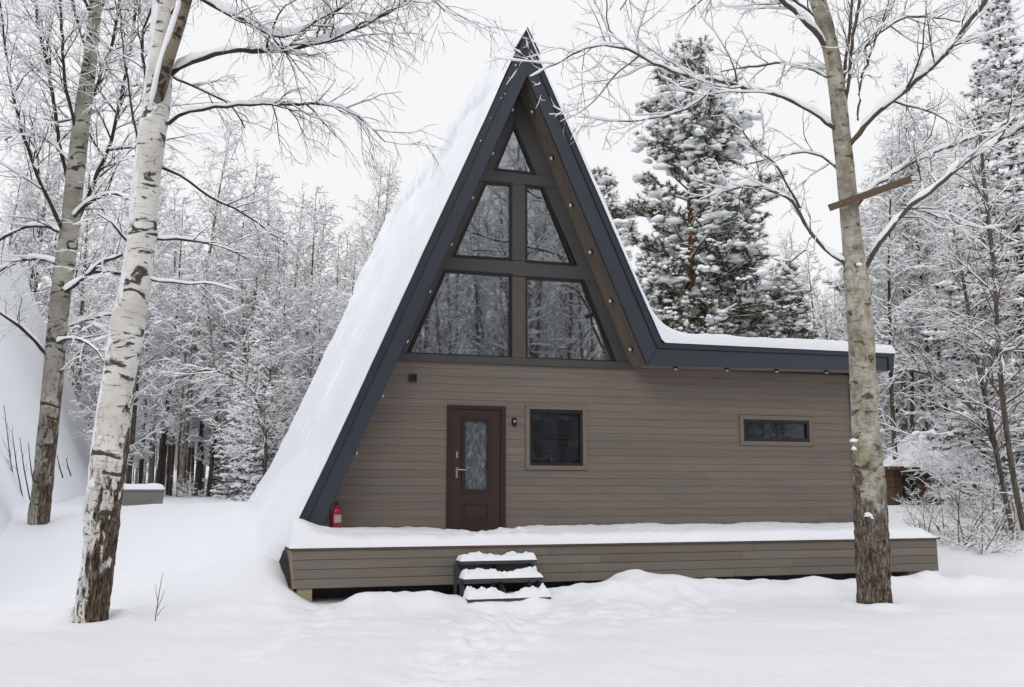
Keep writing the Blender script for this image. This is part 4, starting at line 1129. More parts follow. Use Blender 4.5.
def wood(k, zone, px, d, s):
    if zone == 'L' and px < 112: d = 47.5 + (d - 33) * 0.35; s *= 1.15
    nm, me = kinds[k]
    place(nm, me, ground_at(px, d), LBL[k, zone], CAT[k], f"{ {'a': 'grey trees', 'b': 'dark trees', 'c': 'pale birches', 'd': 'saplings', 'e': 'drooping birches'}[k]} in the wood {'left' if zone == 'L' else 'right'} of the cabin", wr.random() * 6.28, s * wr.uniform(0.92, 1.08), (wr.gauss(0, 0.025), wr.gauss(0, 0.025)))
for k, px, d, s in [('c', 180, 36, .9), ('a', 196, 40, .95), ('b', 208, 37, .9), ('b', 219, 45, 1.0), ('a', 231, 41, 1.0), ('c', 245, 48, .92), ('b', 252, 38, .9), ('a', 262, 44, 1.05), ('b', 274, 40, .95),
                    ('a', 284, 46, 1.02), ('b', 293, 42, 1.08), ('e', 362, 47, 1.02), ('a', 310, 47, 1.02), ('b', 322, 43, 1.0), ('a', 336, 45, .98), ('e', 350, 52, 1.0), ('b', 345, 41, .95), ('a', 380, 49, .95), ('b', 395, 46, .85),
                    ('a', 168, 43, 1.0), ('b', 158, 38, 1.0), ('c', 150, 47, 1.0), ('b', 140, 41, 1.05), ('a', 128, 36, 1.0), ('e', 118, 46, 1.0), ('b', 108, 39, 1.0), ('a', 84, 42, 1.1), ('c', 70, 37, 1.0),
                    ('e', 20, 40, 1.1), ('a', 44, 45, 1.1), ('b', 8, 38, 1.2), ('a', -14, 42, 1.1), ('b', 60, 48, 1.2), ('a', -30, 34, 1.0), ('d', 214, 38, .95), ('d', 286, 36, .9), ('d', 300, 37, .9), ('d', 270, 35, .8),
                    ('d', 120, 36, 1.0), ('d', 75, 36, 1.0), ('d', 320, 39, 1.0), ('d', 345, 38, 1.0), ('b', 188, 49, 1.05), ('a', 226, 51, 1.0), ('b', 240, 53, 1.1), ('a', 268, 54, 1.0), ('b', 302, 52, 1.1)] + [('ab'[i_ % 2] if i_ % 5 else 'c', 150 + i_ * 3.7 + wr.uniform(-3, 3), wr.uniform(35, 50), wr.uniform(.5, .78)) for i_ in range(42)]:
    wood(k, 'L', px, d, s)
for k, px, d, s in [('b', 872, 38, 1.0), ('a', 884, 44, 1.0), ('b', 895, 35, .95), ('a', 905, 41, 1.0), ('b', 915, 46, 1.05), ('c', 922, 38, .85), ('a', 934, 43, 1.0), ('b', 946, 39, 1.0), ('a', 958, 47, 1.05), ('b', 968, 36, .95), ('a', 980, 41, 1.0),
                    ('b', 992, 45, 1.0), ('a', 1004, 37, 1.0), ('b', 1016, 42, 1.05), ('a', 1030, 46, 1.1), ('b', 1044, 38, 1.0), ('a', 860, 47, .9), ('b', 846, 43, .85), ('a', 830, 48, .9), ('e', 812, 52, .82), ('e', 780, 56, .85), ('a', 756, 55, .9),
                    ('d', 880, 33, .9), ('d', 905, 34, .85), ('d', 930, 35, .9), ('d', 955, 36, .85), ('d', 978, 34, .9), ('d', 1002, 30, .9), ('d', 1024, 31, .95), ('d', 842, 37, .9), ('a', 1060, 40, 1.1), ('b', 1076, 36, 1.0), ('b', 900, 52, 1.1), ('a', 945, 53, 1.1), ('b', 985, 52, 1.1), ('d', 1040, 29, .9), ('b', 897, 31, 1.0), ('b', 911, 32, 1.05), ('a', 929, 33, .95), ('b', 957, 32, 1.0), ('b', 940, 31, 1.1), ('c', 906, 33, .9), ('b', 972, 31, 1.0)]:
    wood(k, 'R', px, d, s)
def bush(me, px, d, s, label, group, tilt=(0, 0)):
    place('bush', me, ground_at(px, d), label, 'bush', group, wr.random() * 6.28, s, tilt, ('branches',))
for px, d, s, me in [(246, 33, 1.0, S_C), (290, 35, .9, S_C), (258, 37, 1.2, S_C), (320, 37, 1.0, S_A), (188, 34, .35, S_B)]:
    bush(me, px, d, s, 'bare bush bowed under snow at the edge of the wood left of the cabin', 'snowy bushes at the edge of the wood left of the cabin')
for px, d, s, me in [(916, 26.5, .34, S_B), (952, 26, .4, S_B), (968, 25, .55, S_B), (985, 27, .9, S_A), (1005, 24, .8, S_B), (1020, 27, 1.0, S_C), (898, 33, 1.0, S_C), (975, 33, 1.2, S_C), (940, 34, 1.2, S_A), (1035, 25, 1.0, S_A), (912, 36, 1.1, S_C), (1000, 32, 1.1, S_A)]:
    bush(me, px, d, s, 'bare bush bowed under snow in the thicket right of the deck', 'snowy bushes in the thicket right of the deck')
for px, d, s in [(925, 22, .7), (942, 22.8, .8), (960, 22, .95), (978, 21.5, .8), (992, 23, .9), (1010, 22.5, .8)]:
    place('weed_clump', S_D, ground_at(px, d), 'clump of dry snowy stalks at the foot of the thicket right of the deck', 'weeds', 'clumps of dry stalks right of the deck', wr.random() * 6.28, s, (0, 0), ('branches',))

# ------------------------------------------------------------------ the wood as one mass, far behind and opposite the cabin
def far_template(seed, H):
    rng = random.Random(seed); B = Branches(seed)
    tp = grow(rng, (0, 0, -0.3), (0, 0, 1), H, 6, 0.03, 0.03); tr_ = lin(0.11, 0.02, 6)
    B.add(tp, tr_, 5, 0)
    twigs(B, tp, tr_, [dict(per_m=4.2, L=(0.14, 0.6), ang=0.8, wander=0.1, trop=0.0, n=3, rmin=0.012, snow=1.2, up=0.2),
                       dict(per_m=5.5, L=(0.3, 0.3), ang=0.8, wander=0.12, trop=-0.02, n=2, rmin=0.008, snow=1.2)], 0.18)
    me = B.mesh('t', [M_TWIGF, M_SNOWT], 0.022, 0.6, 0.2, 3)
    V = np.empty(len(me.vertices) * 3, np.float32); me.vertices.foreach_get('co', V)
    Fi = np.empty(len(me.loops), np.int32); me.loops.foreach_get('vertex_index', Fi)
    mi = np.empty(len(me.polygons), np.int32); me.polygons.foreach_get('material_index', mi)
    bpy.data.meshes.remove(me)
    return V.reshape(-1, 3), Fi.reshape(-1, 4), mi
FT = [far_template(60 + k, 12 + k) for k in range(4)]
def mass(name, spots, sc0):
    Vs, F0, F1, off = [], [], [], 0
    for x, y, s in spots:
        V, Fq, mi = FT[wr.randrange(4)]; a = wr.random() * 6.28; c, s2 = math.cos(a), math.sin(a)
        W = np.stack([V[:, 0] * c - V[:, 1] * s2, V[:, 0] * s2 + V[:, 1] * c, V[:, 2]], -1) * s
        W += np.array([x, y, gz(x, y)]); Vs.append(W); F0.append(Fq[mi == 0] + off); F1.append(Fq[mi == 1] + off); off += len(V)
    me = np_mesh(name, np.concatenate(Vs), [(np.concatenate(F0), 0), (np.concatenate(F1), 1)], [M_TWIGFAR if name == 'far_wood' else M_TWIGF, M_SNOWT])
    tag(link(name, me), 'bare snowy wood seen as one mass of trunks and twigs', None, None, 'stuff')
sp_ = []
for k in range(150):
    px = wr.uniform(-60, 420) if k < 60 else wr.uniform(740, 1110); d = wr.uniform(56, 82)
    g_ = ground_at(px, d); sp_.append((g_[0], g_[1], wr.uniform(0.62, 0.95)))
for k in range(210):
    px = wr.uniform(-60, 420) if k < 140 else wr.uniform(840, 1110); d = wr.uniform(50, 66)
    g_ = ground_at(px, d); sp_.append((g_[0], g_[1], wr.uniform(0.25, 0.5)))
mass('far_wood', sp_, 1)
sp_ = []
for k in range(215):
    a = wr.uniform(-1.35, 1.05); d = wr.uniform(12, 36)
    x, y = math.sin(a) * d * 1.1, -math.cos(a) * d
    if y > -6: y = -6 - wr.random() * 4
    sp_.append((x, y, wr.uniform(0.75, 1.45)))
mass('opposite_wood', sp_, 1)

# ------------------------------------------------------------------ the three near trees
def px_path(pl, d0):
    """[(x, y, width px, extra depth)] -> points and radii"""
    pts, rad = [], []
    for p in pl:
        d = d0 + (p[3] if len(p) > 3 else 0)
        pts.append(tuple(at(p[0], p[1], d))); rad.append(p[2] * d / F / 2)
    return pts, rad
def limb(B, pl, d0, levels, sides=7, snow=1.0, s0=0.2, step=0.13):
    pts, rad = px_path(pl, d0)
    P, r = smooth_path(pts, rad, step)
    g = np.random.default_rng(int(abs(pl[0][0] * 31 + pl[-1][1] * 7)) + 1)
    kk = np.cumsum(g.normal(0, 0.012, (len(P), 3)), 0); kk -= np.linspace(0, 1, len(P))[:, None] * kk[-1]
    P[1:-1] += kk[1:-1] * 0.8 + g.normal(0, 0.006, (len(P) - 2, 3)); r = r * np.linspace(0.62, 0.84, len(r)) * g.uniform(0.9, 1.12, len(r))
    q_ = [tuple(p) for p in P]; rr = list(r)
    B.add(q_, rr, sides, snow); twigs(B, q_, rr, levels, s0)

# white birch on the left
dB = depth_for_z(90, 620, 0.0)
base = at(90, 620, dB); orgB = (base[0], base[1], gz(base[0], base[1]))
birch = empty('birch_tree', orgB, 'big white birch with black scars and rough brown foot in the left foreground', 'birch')
tB, rB = px_path([(88, 640, 32), (91, 612, 31), (98, 560, 31), (103, 510, 32), (108, 460, 32), (113, 420, 31), (120, 375, 31), (127, 330, 31), (134, 290, 30), (141, 240, 28), (146, 190, 27), (150, 150, 26), (155, 110, 27), (160, 60, 25), (165, 10, 25), (168, -60, 23), (172, -200, 20, .3), (172, -500, 13, .4), (170, -900, 4, .4)], dB)
link('trunk', trunk_mesh('trunk', tB, rB, M_BIRCH, orgB, 0.035, 64, 2.3, 0.030, 0.08, [(0.1, 0.1, 0.03, 0.2), (0.05, 3.1, 0.05, 0.18), (1.6, 0.1, 0.03, 0.2), (2.3, 3.1, 0.03, 0.25), (3.9, 0.5, 0.03, 0.1), (5.0, 2.9, 0.03, 0.08), (6.3, 1.0, 0.05, 0.12)]), birch)
tF, rF = px_path([(150, 150, 6, .12), (152, 128, 11, .03), (155, 108, 13, -.05), (160, 90, 13, -.12), (167, 62, 13, -.2), (176, 34, 12, -.2), (184, 8, 11, -.2), (195, -40, 10, -.2), (210, -160, 8, -.2), (215, -400, 3, 0)], dB)
link('fork_stem', trunk_mesh('fork_stem', tF, rF, M_FORK, orgB, 0.06, 20, 0.1, 0.012, 0.0), birch)
b = MB(); b.tube([at(x, y, dB + d_) for x, y, d_ in ((149, 112, -.14), (153, 92, -.2), (160, 64, -.24), (169, 36, -.25), (178, 8, -.25), (189, -40, -.25))], [0.01, 0.035, 0.04, 0.045, 0.04, 0.02], 8); b.build('snow_patch', M_SNOWT, birch, smooth=True)
BB = Branches(5)
fineB = [dict(per_m=6.0, L=(0.30, 0.34), ang=0.8, wander=0.14, trop=-0.02, n=6, rmin=0.0038, snow=0.8),
         dict(per_m=6.5, L=(0.36, 0.22), ang=0.7, wander=0.15, trop=-0.09, n=5, rmin=0.0030, snow=0.55),
         dict(per_m=5.5, L=(0.25, 0.16), ang=0.6, wander=0.14, trop=-0.12, n=3, rmin=0.0024, snow=0.4)]
limb(BB, [(168, 76, 9), (180, 68, 8), (205, 58, 7.5, -.1), (240, 51, 7, -.2), (285, 47, 6.5, -.3), (330, 38, 5, -.4), (365, 22, 4, -.5), (398, 4, 3, -.6), (425, -14, 2, -.7)], dB, fineB, 8, 1.5, .35)
limb(BB, [(188, -10, 8, -.2), (205, 0, 7.5, -.3), (235, 15, 7, -.4), (262, 30, 6, -.5), (283, 38, 5, -.55), (310, 26, 3.5, -.6), (345, 5, 2.5, -.7)], dB, fineB, 8, 1.5, .3)
limb(BB, [(168, 124, 6.5), (180, 117, 5.5), (205, 109, 5, .1), (240, 105, 4.5, .2), (275, 106, 4, .3), (310, 105, 3.4, .4), (340, 109, 2.6, .4), (368, 124, 1.8, .4), (385, 142, 1.2, .4)], dB, fineB, 7, 1.2, .35)
limb(BB, [(163, 168, 5), (180, 176, 4, .2), (210, 196, 3.4, .4), (245, 215, 2.6, .5), (288, 244, 1.4, .6)], dB, fineB, 6, .7, .4)
limb(BB, [(150, 238, 5), (175, 237, 4.2, .1), (200, 240, 3.4, .2), (225, 248, 2.4, .3), (248, 259, 1.4, .3)], dB, fineB, 6, 1.2, .35)
limb(BB, [(146, 278, 4), (175, 281, 3, .1), (205, 283, 2.4, .2), (238, 291, 1.4, .3)], dB, fineB, 6, .9, .35)
limb(BB, [(158, 102, 5), (150, 85, 4.6, .1), (143, 55, 4, .3), (141, 30, 3.6, .4), (150, 4, 3, .4), (160, -30, 2.5, .4)], dB, fineB, 6, .5, .3)
limb(BB, [(146, 195, 4), (136, 150, 3.4, .3), (128, 100, 2.8, .5), (120, 40, 2.2, .6), (118, -20, 1.5, .6)], dB, fineB, 6, .5, .3)
limb(BB, [(136, 250, 5), (122, 234, 4, -.1), (112, 222, 3, -.2), (98, 214, 2, -.2)], dB, fineB, 6, 1.2, .3)
limb(BB, [(166, 20, 6), (200, -20, 5, -.5), (270, -60, 4, -.9), (340, -50, 3, -1.2), (410, -20, 2, -1.4), (445, 12, 1.2, -1.5)], dB, fineB, 6, .8, .2)
limb(BB, [(168, -60, 6), (215, -110, 5, .4), (300, -120, 4, .7), (390, -70, 3, .9), (440, -20, 1.6, 1.0)], dB, fineB, 6, .8, .2)
limb(BB, [(166, -10, 6), (135, -50, 5, .2), (80, -90, 4, .4), (30, -70, 2.6, .6), (10, -10, 1.4, .7)], dB, fineB, 6, .8, .2)
limb(BB, [(185, 4, 5, -.2), (215, -30, 4, .3), (255, -40, 3.4, .6), (300, -22, 2.4, .8), (335, 12, 1.4, .9)], dB, fineB, 6, .8, .2)
limb(BB, [(160, 66, 4), (190, 84, 3, .4), (225, 100, 2.2, .7), (245, 128, 1.4, .8)], dB, fineB, 6, .7, .3)
link('crown', BB.mesh('crown', [M_TWIG, M_SNOWT], 0.009, 1.05, 0.25, 5, orgB), birch)
# snow caught in the fork and against the trunk
c_, r_ = [], []
for (x, y, r0) in [(150, 118, .05), (153, 108, .045), (157, 98, .035), (160, 86, .03), (104, 438, .05), (101, 452, .04), (108, 415, .03), (131, 238, .035)]:
    c_.append(at(x, y, dB - 0.13)); r_.append(r0)
for k_, (p_, q_) in enumerate(zip(c_, r_)):
    V, f = blobs([p_], [q_], 1.1, 3 + k_, ICO); link('snow_patch', np_mesh('snow_patch', V - np.array(orgB), [(f, 0)], [M_SNOWT]), birch)

# second birch, further back at the left
d2 = depth_for_z(38, 527, 0.95)
base = at(38, 527, d2); org2 = (base[0], base[1], gz(base[0], base[1]))
d2 = float(np.dot(base - CAM, FW))
b2 = empty('birch_tree', org2, 'mossy grey many stemmed birch standing behind the big white birch at far left', 'birch')
t2, r2 = px_path([(37, 540, 22), (39, 520, 20), (43, 480, 19), (48, 430, 20), (53, 380, 20), (57, 335, 20), (61, 295, 20), (67, 250, 19), (71, 215, 18), (76, 170, 17), (80, 130, 16), (85, 95, 15), (91, 50, 12), (95, 10, 11), (99, -60, 9), (100, -250, 5), (100, -420, 2)], d2)
link('trunk', trunk_mesh('trunk', t2, r2, M_BIRCH2, org2, 0.07, 32, 1.6, 0.022, 0.15, seed=13), b2)
B2 = Branches(6)
fine2 = [dict(per_m=5.2, L=(0.28, 0.38), ang=0.75, wander=0.13, trop=-0.01, n=6, rmin=0.0048, snow=1.1),
         dict(per_m=6.0, L=(0.34, 0.24), ang=0.75, wander=0.14, trop=-0.06, n=4, rmin=0.0038, snow=0.9),
         dict(per_m=5.0, L=(0.25, 0.15), ang=0.6, wander=0.13, trop=-0.08, n=2, rmin=0.003, snow=0.7)]
for pl in [[(62, 250, 8), (85, 205, 7, .2), (108, 150, 6, .5), (122, 95, 5, .8), (132, 40, 4, 1), (140, -30, 3, 1.2)],
           [(66, 240, 7), (52, 205, 6, -.3), (35, 165, 5, -.6), (20, 120, 4, -.9), (8, 60, 3, -1), (0, 0, 2, -1)],
           [(72, 200, 7), (62, 150, 6, .4), (52, 90, 5, .8), (40, 30, 4, 1), (30, -40, 3, 1)],
           [(78, 140, 6), (68, 90, 5, -.3), (64, 40, 4, -.5), (60, -30, 3, -.6)],
           [(80, 130, 6), (98, 85, 5, .2), (112, 40, 4, .4), (122, -10, 3, .5)],
           [(60, 295, 6), (85, 280, 5, -.4), (105, 262, 4, -.7), (122, 255, 3, -.9)],
           [(50, 358, 6), (36, 340, 5.5, -.2), (20, 326, 5, -.4), (4, 316, 4, -.5), (-20, 300, 3, -.6)],
           [(58, 330, 6), (80, 322, 5, .4), (110, 316, 4, .7), (140, 318, 2.5, 1)],
           [(60, 300, 6), (80, 278, 5, .6), (110, 272, 4, 1), (138, 280, 2.5, 1.3)],
           [(64, 265, 6), (40, 258, 5, .3), (15, 262, 4, .6), (-10, 275, 3, .8)],
           [(68, 235, 6), (45, 225, 5, .5), (20, 228, 4, .9), (0, 240, 3, 1.2)],
           [(70, 220, 6), (95, 200, 5, -.5), (118, 196, 4, -.8), (140, 205, 2.4, -1)],
           [(75, 170, 5), (50, 140, 4, .5), (25, 130, 3, .8), (5, 140, 2, 1)],
           [(90, 60, 5), (80, 20, 4, .4), (70, -30, 3, .7)], [(92, 45, 5), (105, 0, 4, .4), (120, -60, 3, .7)],
           [(94, 20, 5), (60, -40, 4, -.5), (20, -50, 3, -.9), (-10, 0, 2, -1)],
           [(55, 345, 5), (72, 338, 4, -.5), (90, 345, 3, -.8), (104, 362, 2, -1)]]:
    limb(B2, pl, d2, fine2, 6, 1.2, .22, .2)
link('crown', B2.mesh('crown', [M_TWIG, M_SNOWT], 0.011, 0.95, 0.22, 4, org2), b2)

# grey tan tree in front of the deck on the right
d3 = depth_for_z(874, 596, 0.10)
base = at(874, 596, d3); org3 = (base[0], base[1], gz(base[0], base[1]))
t3o = empty('bare_tree', org3, 'tall tan barked bare tree before the deck with a plank nailed across it', 'tree')
t3, r3 = px_path([(876, 620, 33), (874, 590, 31), (872, 550, 31), (871, 515, 31), (869, 480, 30), (867, 450, 29), (865, 415, 27), (863, 375, 26), (861, 335, 25), (858, 300, 24), (855, 270, 22), (851, 235, 19), (848, 200, 18), (845, 165, 18), (841, 130, 17), (838, 95, 16), (833, 60, 15), (826, 28, 16), (818, 0, 16), (808, -40, 15), (800, -140, 13), (800, -320, 9), (805, -600, 3)], d3)
link('trunk', trunk_mesh('trunk', t3, r3, M_ASPEN, org3, 0.04, 64, 1.7, 0.036, 0.03, [(0.12, 0.1, 0.06, 0.2), (0.1, 3.2, 0.05, 0.16), (0.95, 3.1, 0.035, 0.25), (1.4, 0.0, 0.045, 0.2), (2.1, 3.2, 0.05, 0.1), (3.35, 0.2, 0.04, 0.07), (3.35, 3.1, 0.04, 0.07), (1.15, 1.6, 0.05, 0.13), (1.9, 2.6, 0.03, 0.1), (3.4, 0.4, 0.03, 0.1), (4.75, 0.3, 0.04, 0.15), (4.7, 2.7, 0.03, 0.12), (2.3, 0.9, 0.03, 0.08)], 23), t3o)
B3 = Branches(9)
fine3 = [dict(per_m=4.6, L=(0.28, 0.34), ang=0.85, wander=0.15, trop=0.03, n=7, rmin=0.0048, snow=1.15),
         dict(per_m=5.0, L=(0.32, 0.17), ang=0.8, wander=0.17, trop=0.03, n=4, rmin=0.0038, snow=0.9),
         dict(per_m=4.5, L=(0.24, 0.08), ang=0.8, wander=0.17, trop=0.04, n=2, rmin=0.0032, snow=0.4)]
for pl, sn in [([(861, 274, 9), (868, 262, 8), (880, 242, 7.5, -.1), (898, 218, 7, -.2), (920, 196, 6.5, -.3), (945, 176, 6, -.4), (970, 158, 5.5, -.5), (1000, 138, 5, -.6), (1035, 115, 4, -.7), (1080, 90, 2, -.8)], 1.5),
               ([(852, 270, 8), (842, 262, 7), (826, 250, 6, .1), (812, 234, 5.5, .2), (803, 216, 5, .3), (796, 204, 4.6, .3), (780, 196, 4, .4), (755, 187, 3.4, .5), (728, 190, 2.8, .6), (700, 200, 1.6, .7)], 1.3),
               ([(800, 208, 4, .3), (790, 190, 3.6, .3), (775, 165, 3, .4), (755, 148, 2.4, .4), (735, 120, 1.4, .4)], .7),
               ([(850, 214, 5), (862, 195, 5, .1), (885, 180, 5, .2), (915, 163, 4.6, .4), (950, 148, 4, .6), (985, 132, 3.4, .8), (1015, 118, 2.6, .9)], 1.3),
               ([(846, 150, 8), (856, 134, 8, -.1), (872, 115, 8, -.2), (900, 94, 7.5, -.3), (930, 68, 7, -.4), (958, 38, 6.5, -.5), (978, 10, 6, -.6), (1000, -25, 5, -.7), (1020, -60, 3, -.8)], 1.5),
               ([(840, 132, 6.5), (826, 124, 6, -.1), (800, 109, 5.6, -.2), (770, 98, 5.2, -.3), (740, 90, 5, -.4), (710, 80, 4.6, -.5), (680, 74, 4.2, -.6), (655, 62, 3.8, -.7), (630, 50, 3.4, -.8), (605, 45, 2.8, -.85), (580, 52, 2.3, -.9), (555, 64, 1.8, -.95), (530, 77, 1.1, -1)], 1.2),
               ([(640, 55, 2.6, -.75), (620, 70, 2.2, -.75), (602, 92, 1.8, -.75), (585, 110, 1.4, -.75), (560, 122, .9, -.75)], .6),
               ([(715, 84, 3, -.5), (700, 100, 2.8, -.4), (675, 113, 2.4, -.3), (650, 120, 2, -.2), (618, 121, 1.6, -.2), (578, 117, 1, -.2)], 1.2),
               ([(632, 51, 2.4, -.8), (612, 30, 2, -.9), (608, 5, 1.6, -1), (606, -30, 1.2, -1)], .6),
               ([(830, 50, 9), (815, 32, 8, -.2), (800, 17, 7.5, -.3), (780, 0, 7, -.4), (750, -25, 5, -.6), (710, -50, 3, -.8)], 1.5),
               ([(842, 120, 5.5), (848, 90, 5, -.1), (850, 55, 4.6, -.2), (855, 15, 4, -.3), (858, -40, 3, -.3)], .5),
               ([(841, 122, 5), (842, 80, 4.6, .1), (848, 40, 4, .2), (853, -5, 3.4, .3)], .5),
               ([(845, 178, 4), (830, 160, 3.5, .2), (805, 150, 3, .4), (775, 155, 2.5, .6), (745, 165, 1.5, .8)], .9),
               ([(836, 80, 4), (815, 70, 3.5, .4), (785, 62, 3, .7), (750, 66, 2.4, .9), (720, 72, 1.4, 1.1)], .9),
               ([(836, 80, 4), (860, 50, 3.5, .5), (900, 20, 3, .9), (930, 18, 2.4, 1.1), (960, 22, 1.4, 1.3)], .9),
               ([(829, 40, 4.5), (812, 10, 4, .5), (770, -15, 3.4, .8), (720, -10, 2.6, 1.1), (690, 10, 1.6, 1.2)], .9),
               ([(858, 120, 3.4, -.1), (862, 80, 3, .2), (875, 40, 2.6, .5), (890, -5, 1.8, .7)], .5),
               ([(812, 236, 3, .2), (806, 250, 2.6, 0), (790, 262, 2, -.3), (772, 258, 1.2, -.5)], .8),
               ([(822, -20, 6), (860, -60, 5, .6), (930, -80, 4, 1.1), (990, -50, 3, 1.4), (1020, 0, 1.6, 1.6)], .9),
               ([(812, -30, 6), (760, -80, 5, .8), (700, -80, 4, 1.4), (650, -40, 2.6, 1.8), (620, 10, 1.4, 2)], .9),
               ([(905, 205, 3, -.2), (930, 210, 2.6, .1), (960, 222, 2.2, .3), (1000, 230, 1.2, .5)], 1.2)]:
    limb(B3, pl, d3, fine3, 7, sn, .22, .12)
link('crown', B3.mesh('crown', [M_TWIGA, M_SNOWT], 0.009, 1.1, 0.2, 5, org3), t3o)
c_, r_ = [], []
for (x, y, r0) in [(868, 515, .08), (873, 518, .06), (854, 441, .045), (854, 449, .04), (859, 265, .05), (849, 202, .05)]:
    c_.append(at(x, y, d3 - 0.15)); r_.append(r0)
for k_, (p_, q_) in enumerate(zip(c_, r_)):
    V, f = blobs([p_], [q_], 0.75, 6 + k_, ICO); link('snow_patch', np_mesh('snow_patch', V - np.array(org3), [(f, 0)], [M_SNOWT]), t3o)
# the plank nailed across it
pa, pb = at(829, 208, d3 - 0.20), at(911, 179, d3 - 0.20)
pl_ = empty('nailed_plank', (pa + pb) / 2, 'weathered brown plank nailed aslant high across the tan barked tree', 'plank')
ax_ = Vector(pb - pa); L_ = ax_.length; ax_.normalize(); upv = Vector((0, 0, 1)); upv = (upv - ax_ * upv.dot(ax_)).normalized(); nv_ = ax_.cross(upv)
b = MB(); c0 = Vector((pa + pb) / 2)
P = [c0 + ax_ * (sx * L_ / 2) + upv * (sz * 0.048) + nv_ * (sy * 0.013) for sz in (-1, 1) for sx, sy in ((-1, -1), (1, -1), (1, 1), (-1, 1))]
b.poly(P, [(0, 3, 2, 1), (4, 5, 6, 7), (0, 1, 5, 4), (1, 2, 6, 5), (2, 3, 7, 6), (3, 0, 4, 7)], 0.5)
b.build('board', M_PLANK, pl_, 0.003)
b = MB()
for k in (-0.06, 0.05): b.tube([c0 + ax_ * (k - 0.38) - nv_ * 0.02, c0 + ax_ * (k - 0.38) - nv_ * 0.012], 0.008, 6); b.tube([c0 + ax_ * (k - 0.38) + nv_ * 0.02, c0 + ax_ * (k - 0.38) + nv_ * 0.012], 0.008, 6)
b.build('nail', M_STEEL, pl_)

# leaning saplings at the right edge, arching boughs
def lean(pl, d, label, seed, lv=None):
    pts, rad = px_path(pl, d); g = gz(pts[0][0], pts[0][1])
    o = empty('leaning_tree', pts[0], label, 'tree')
    Bq = Branches(seed); P, r = smooth_path(pts, rad, .3)
    TB = Branches(seed); TB.add([tuple(p) for p in P], list(r), 8, 0.8)
    link('trunk', TB.mesh('trunk', [M_FTRUNK[0], M_SNOWT], 0.008, 0.5, 0.3, 5, pts[0]), o)
    twigs(Bq, [tuple(p) for p in P], list(r), lv or fine2, .25)
    link('crown', Bq.mesh('crown', [M_TWIGF, M_SNOWT], 0.008, .8, .25, 4, pts[0]), o)
lean([(1024, 530, 6), (1014, 480, 5.6), (1004, 410, 5.2), (998, 340, 4.6), (994, 270, 4), (985, 190, 4), (978, 110, 2.5)], 21, 'slim leaning tree at the far right edge, nearest to the dark spruce', 51)
lean([(1012, 530, 5), (1000, 470, 4.8), (988, 410, 4.4), (977, 360, 4), (965, 290, 3.4), (950, 210, 2)], 22, 'slim tree slanting to the left at the right edge behind the weeds', 52)
lean([(1006, 520, 3.6), (998, 460, 3.6), (984, 425, 3.4), (960, 396, 3.2, -.3), (930, 376, 2.8, -.6), (905, 370, 2.4, -.9), (893, 374, 1.5, -1.2)], 24, 'snow laden sapling arching over towards the flat roof end', 53)
lean([(262, 500, 3.6), (266, 450, 3.6), (262, 415, 3.4), (250, 390, 3.2, -.2), (230, 376, 2.8, -.5), (205, 370, 2.4, -.8), (170, 382, 2, -1)], 30, 'sapling bowed into an arch by snow at the edge of the left wood', 54)

# dry sprig in the open snow
d5 = depth_for_z(156, 618, 0.0); base = at(156, 618, d5)
spg = empty('dry_sprig', (base[0], base[1], gz(base[0], base[1])), 'thin bare sprig poking out of the open snow right of the big birch', 'sprig')
for pl in ([(155, 622, 1.1), (158, 600, .9), (161, 582, .6), (163, 573, .4)], [(156, 612, .8), (161, 600, .7), (165, 590, .4)], [(158, 602, .6), (156, 592, .5), (156, 584, .3)], [(157, 616, .7), (162, 609, .5), (167, 605, .3)]):
    p_, r_ = px_path(pl, d5); Bq = Branches(3); Bq.add(p_, r_, 5, .2); link('stalk', Bq.mesh('stalk', [M_REED, M_SNOWT], 0.0, 0, 0.3, 4, spg.location), spg)
# dry stalks in front of the left cabin roof
for i, (px, y0, y1, dx_) in enumerate([(-6, 520, 420, 14), (4, 515, 405, 16), (12, 505, 430, 12), (20, 500, 438, 10), (-14, 525, 440, 16), (8, 522, 460, 8), (28, 498, 442, 8), (57, 478, 455, 6), (66, 476, 458, 5)]):
    p_, r_ = px_path([(px + dx_, y0, 1.3), (px + dx_ * .4, (y0 + y1) / 2, 1.1), (px, y1, .5)], 20)
    Bq = Branches(80 + i); Bq.add(p_, r_, 4, .8); twigs(Bq, p_, r_, [dict(per_m=4, L=(0.15, 0.1), ang=.5, wander=.1, trop=0, n=3, rmin=.004, snow=.8)], .3)
    o = link('dry_stalk', Bq.mesh('dry_stalk', [M_TWIG, M_SNOWT], 0.008, .8, .2, 4, p_[0]), None, p_[0])
    tag(o, 'dark leaning dry stalk in the snow before the white roof at far left', 'stalk', 'dry stalks before the left roof')

# ------------------------------------------------------------------ neighbouring A-frame at far left, deep under snow
lc = empty('neighbour_cabin', (-9.0, 28.0, 1.0), 'neighbouring steep cabin roof wholly covered in smooth snow at far left', 'cabin')
rb = at(97, 455, 44)                                   # a point on its back rake
yb2 = float(rb[1])
nu, nv = 90, 90
zc = np.linspace(0, 1, nu)[:, None]; yc = np.linspace(0, 1, nv)[None, :]
zt_ = 11.3; x_at = lambda z: float(rb[0]) + 0.445 * (float(rb[2]) - z)
ax2 = x_at(zt_)
zq = zt_ - zc * (zt_ + 0.3); yq = yb2 - 33.0 * (1 - yc)
tt = 0.16 * np.clip((1 - yc) / 0.03, 0, 1) ** .5 + 0.05 * fbm(zq * .5, yq * .5, 0, 111, 3) + 0.08 * sstep(3.0, 1.2, zq)
P = np.stack([ax2 + 0.445 * (zt_ - zq) + 0.91 * tt + 0 * yq, yq + 0 * zq, zq + 0.4 * tt], -1)
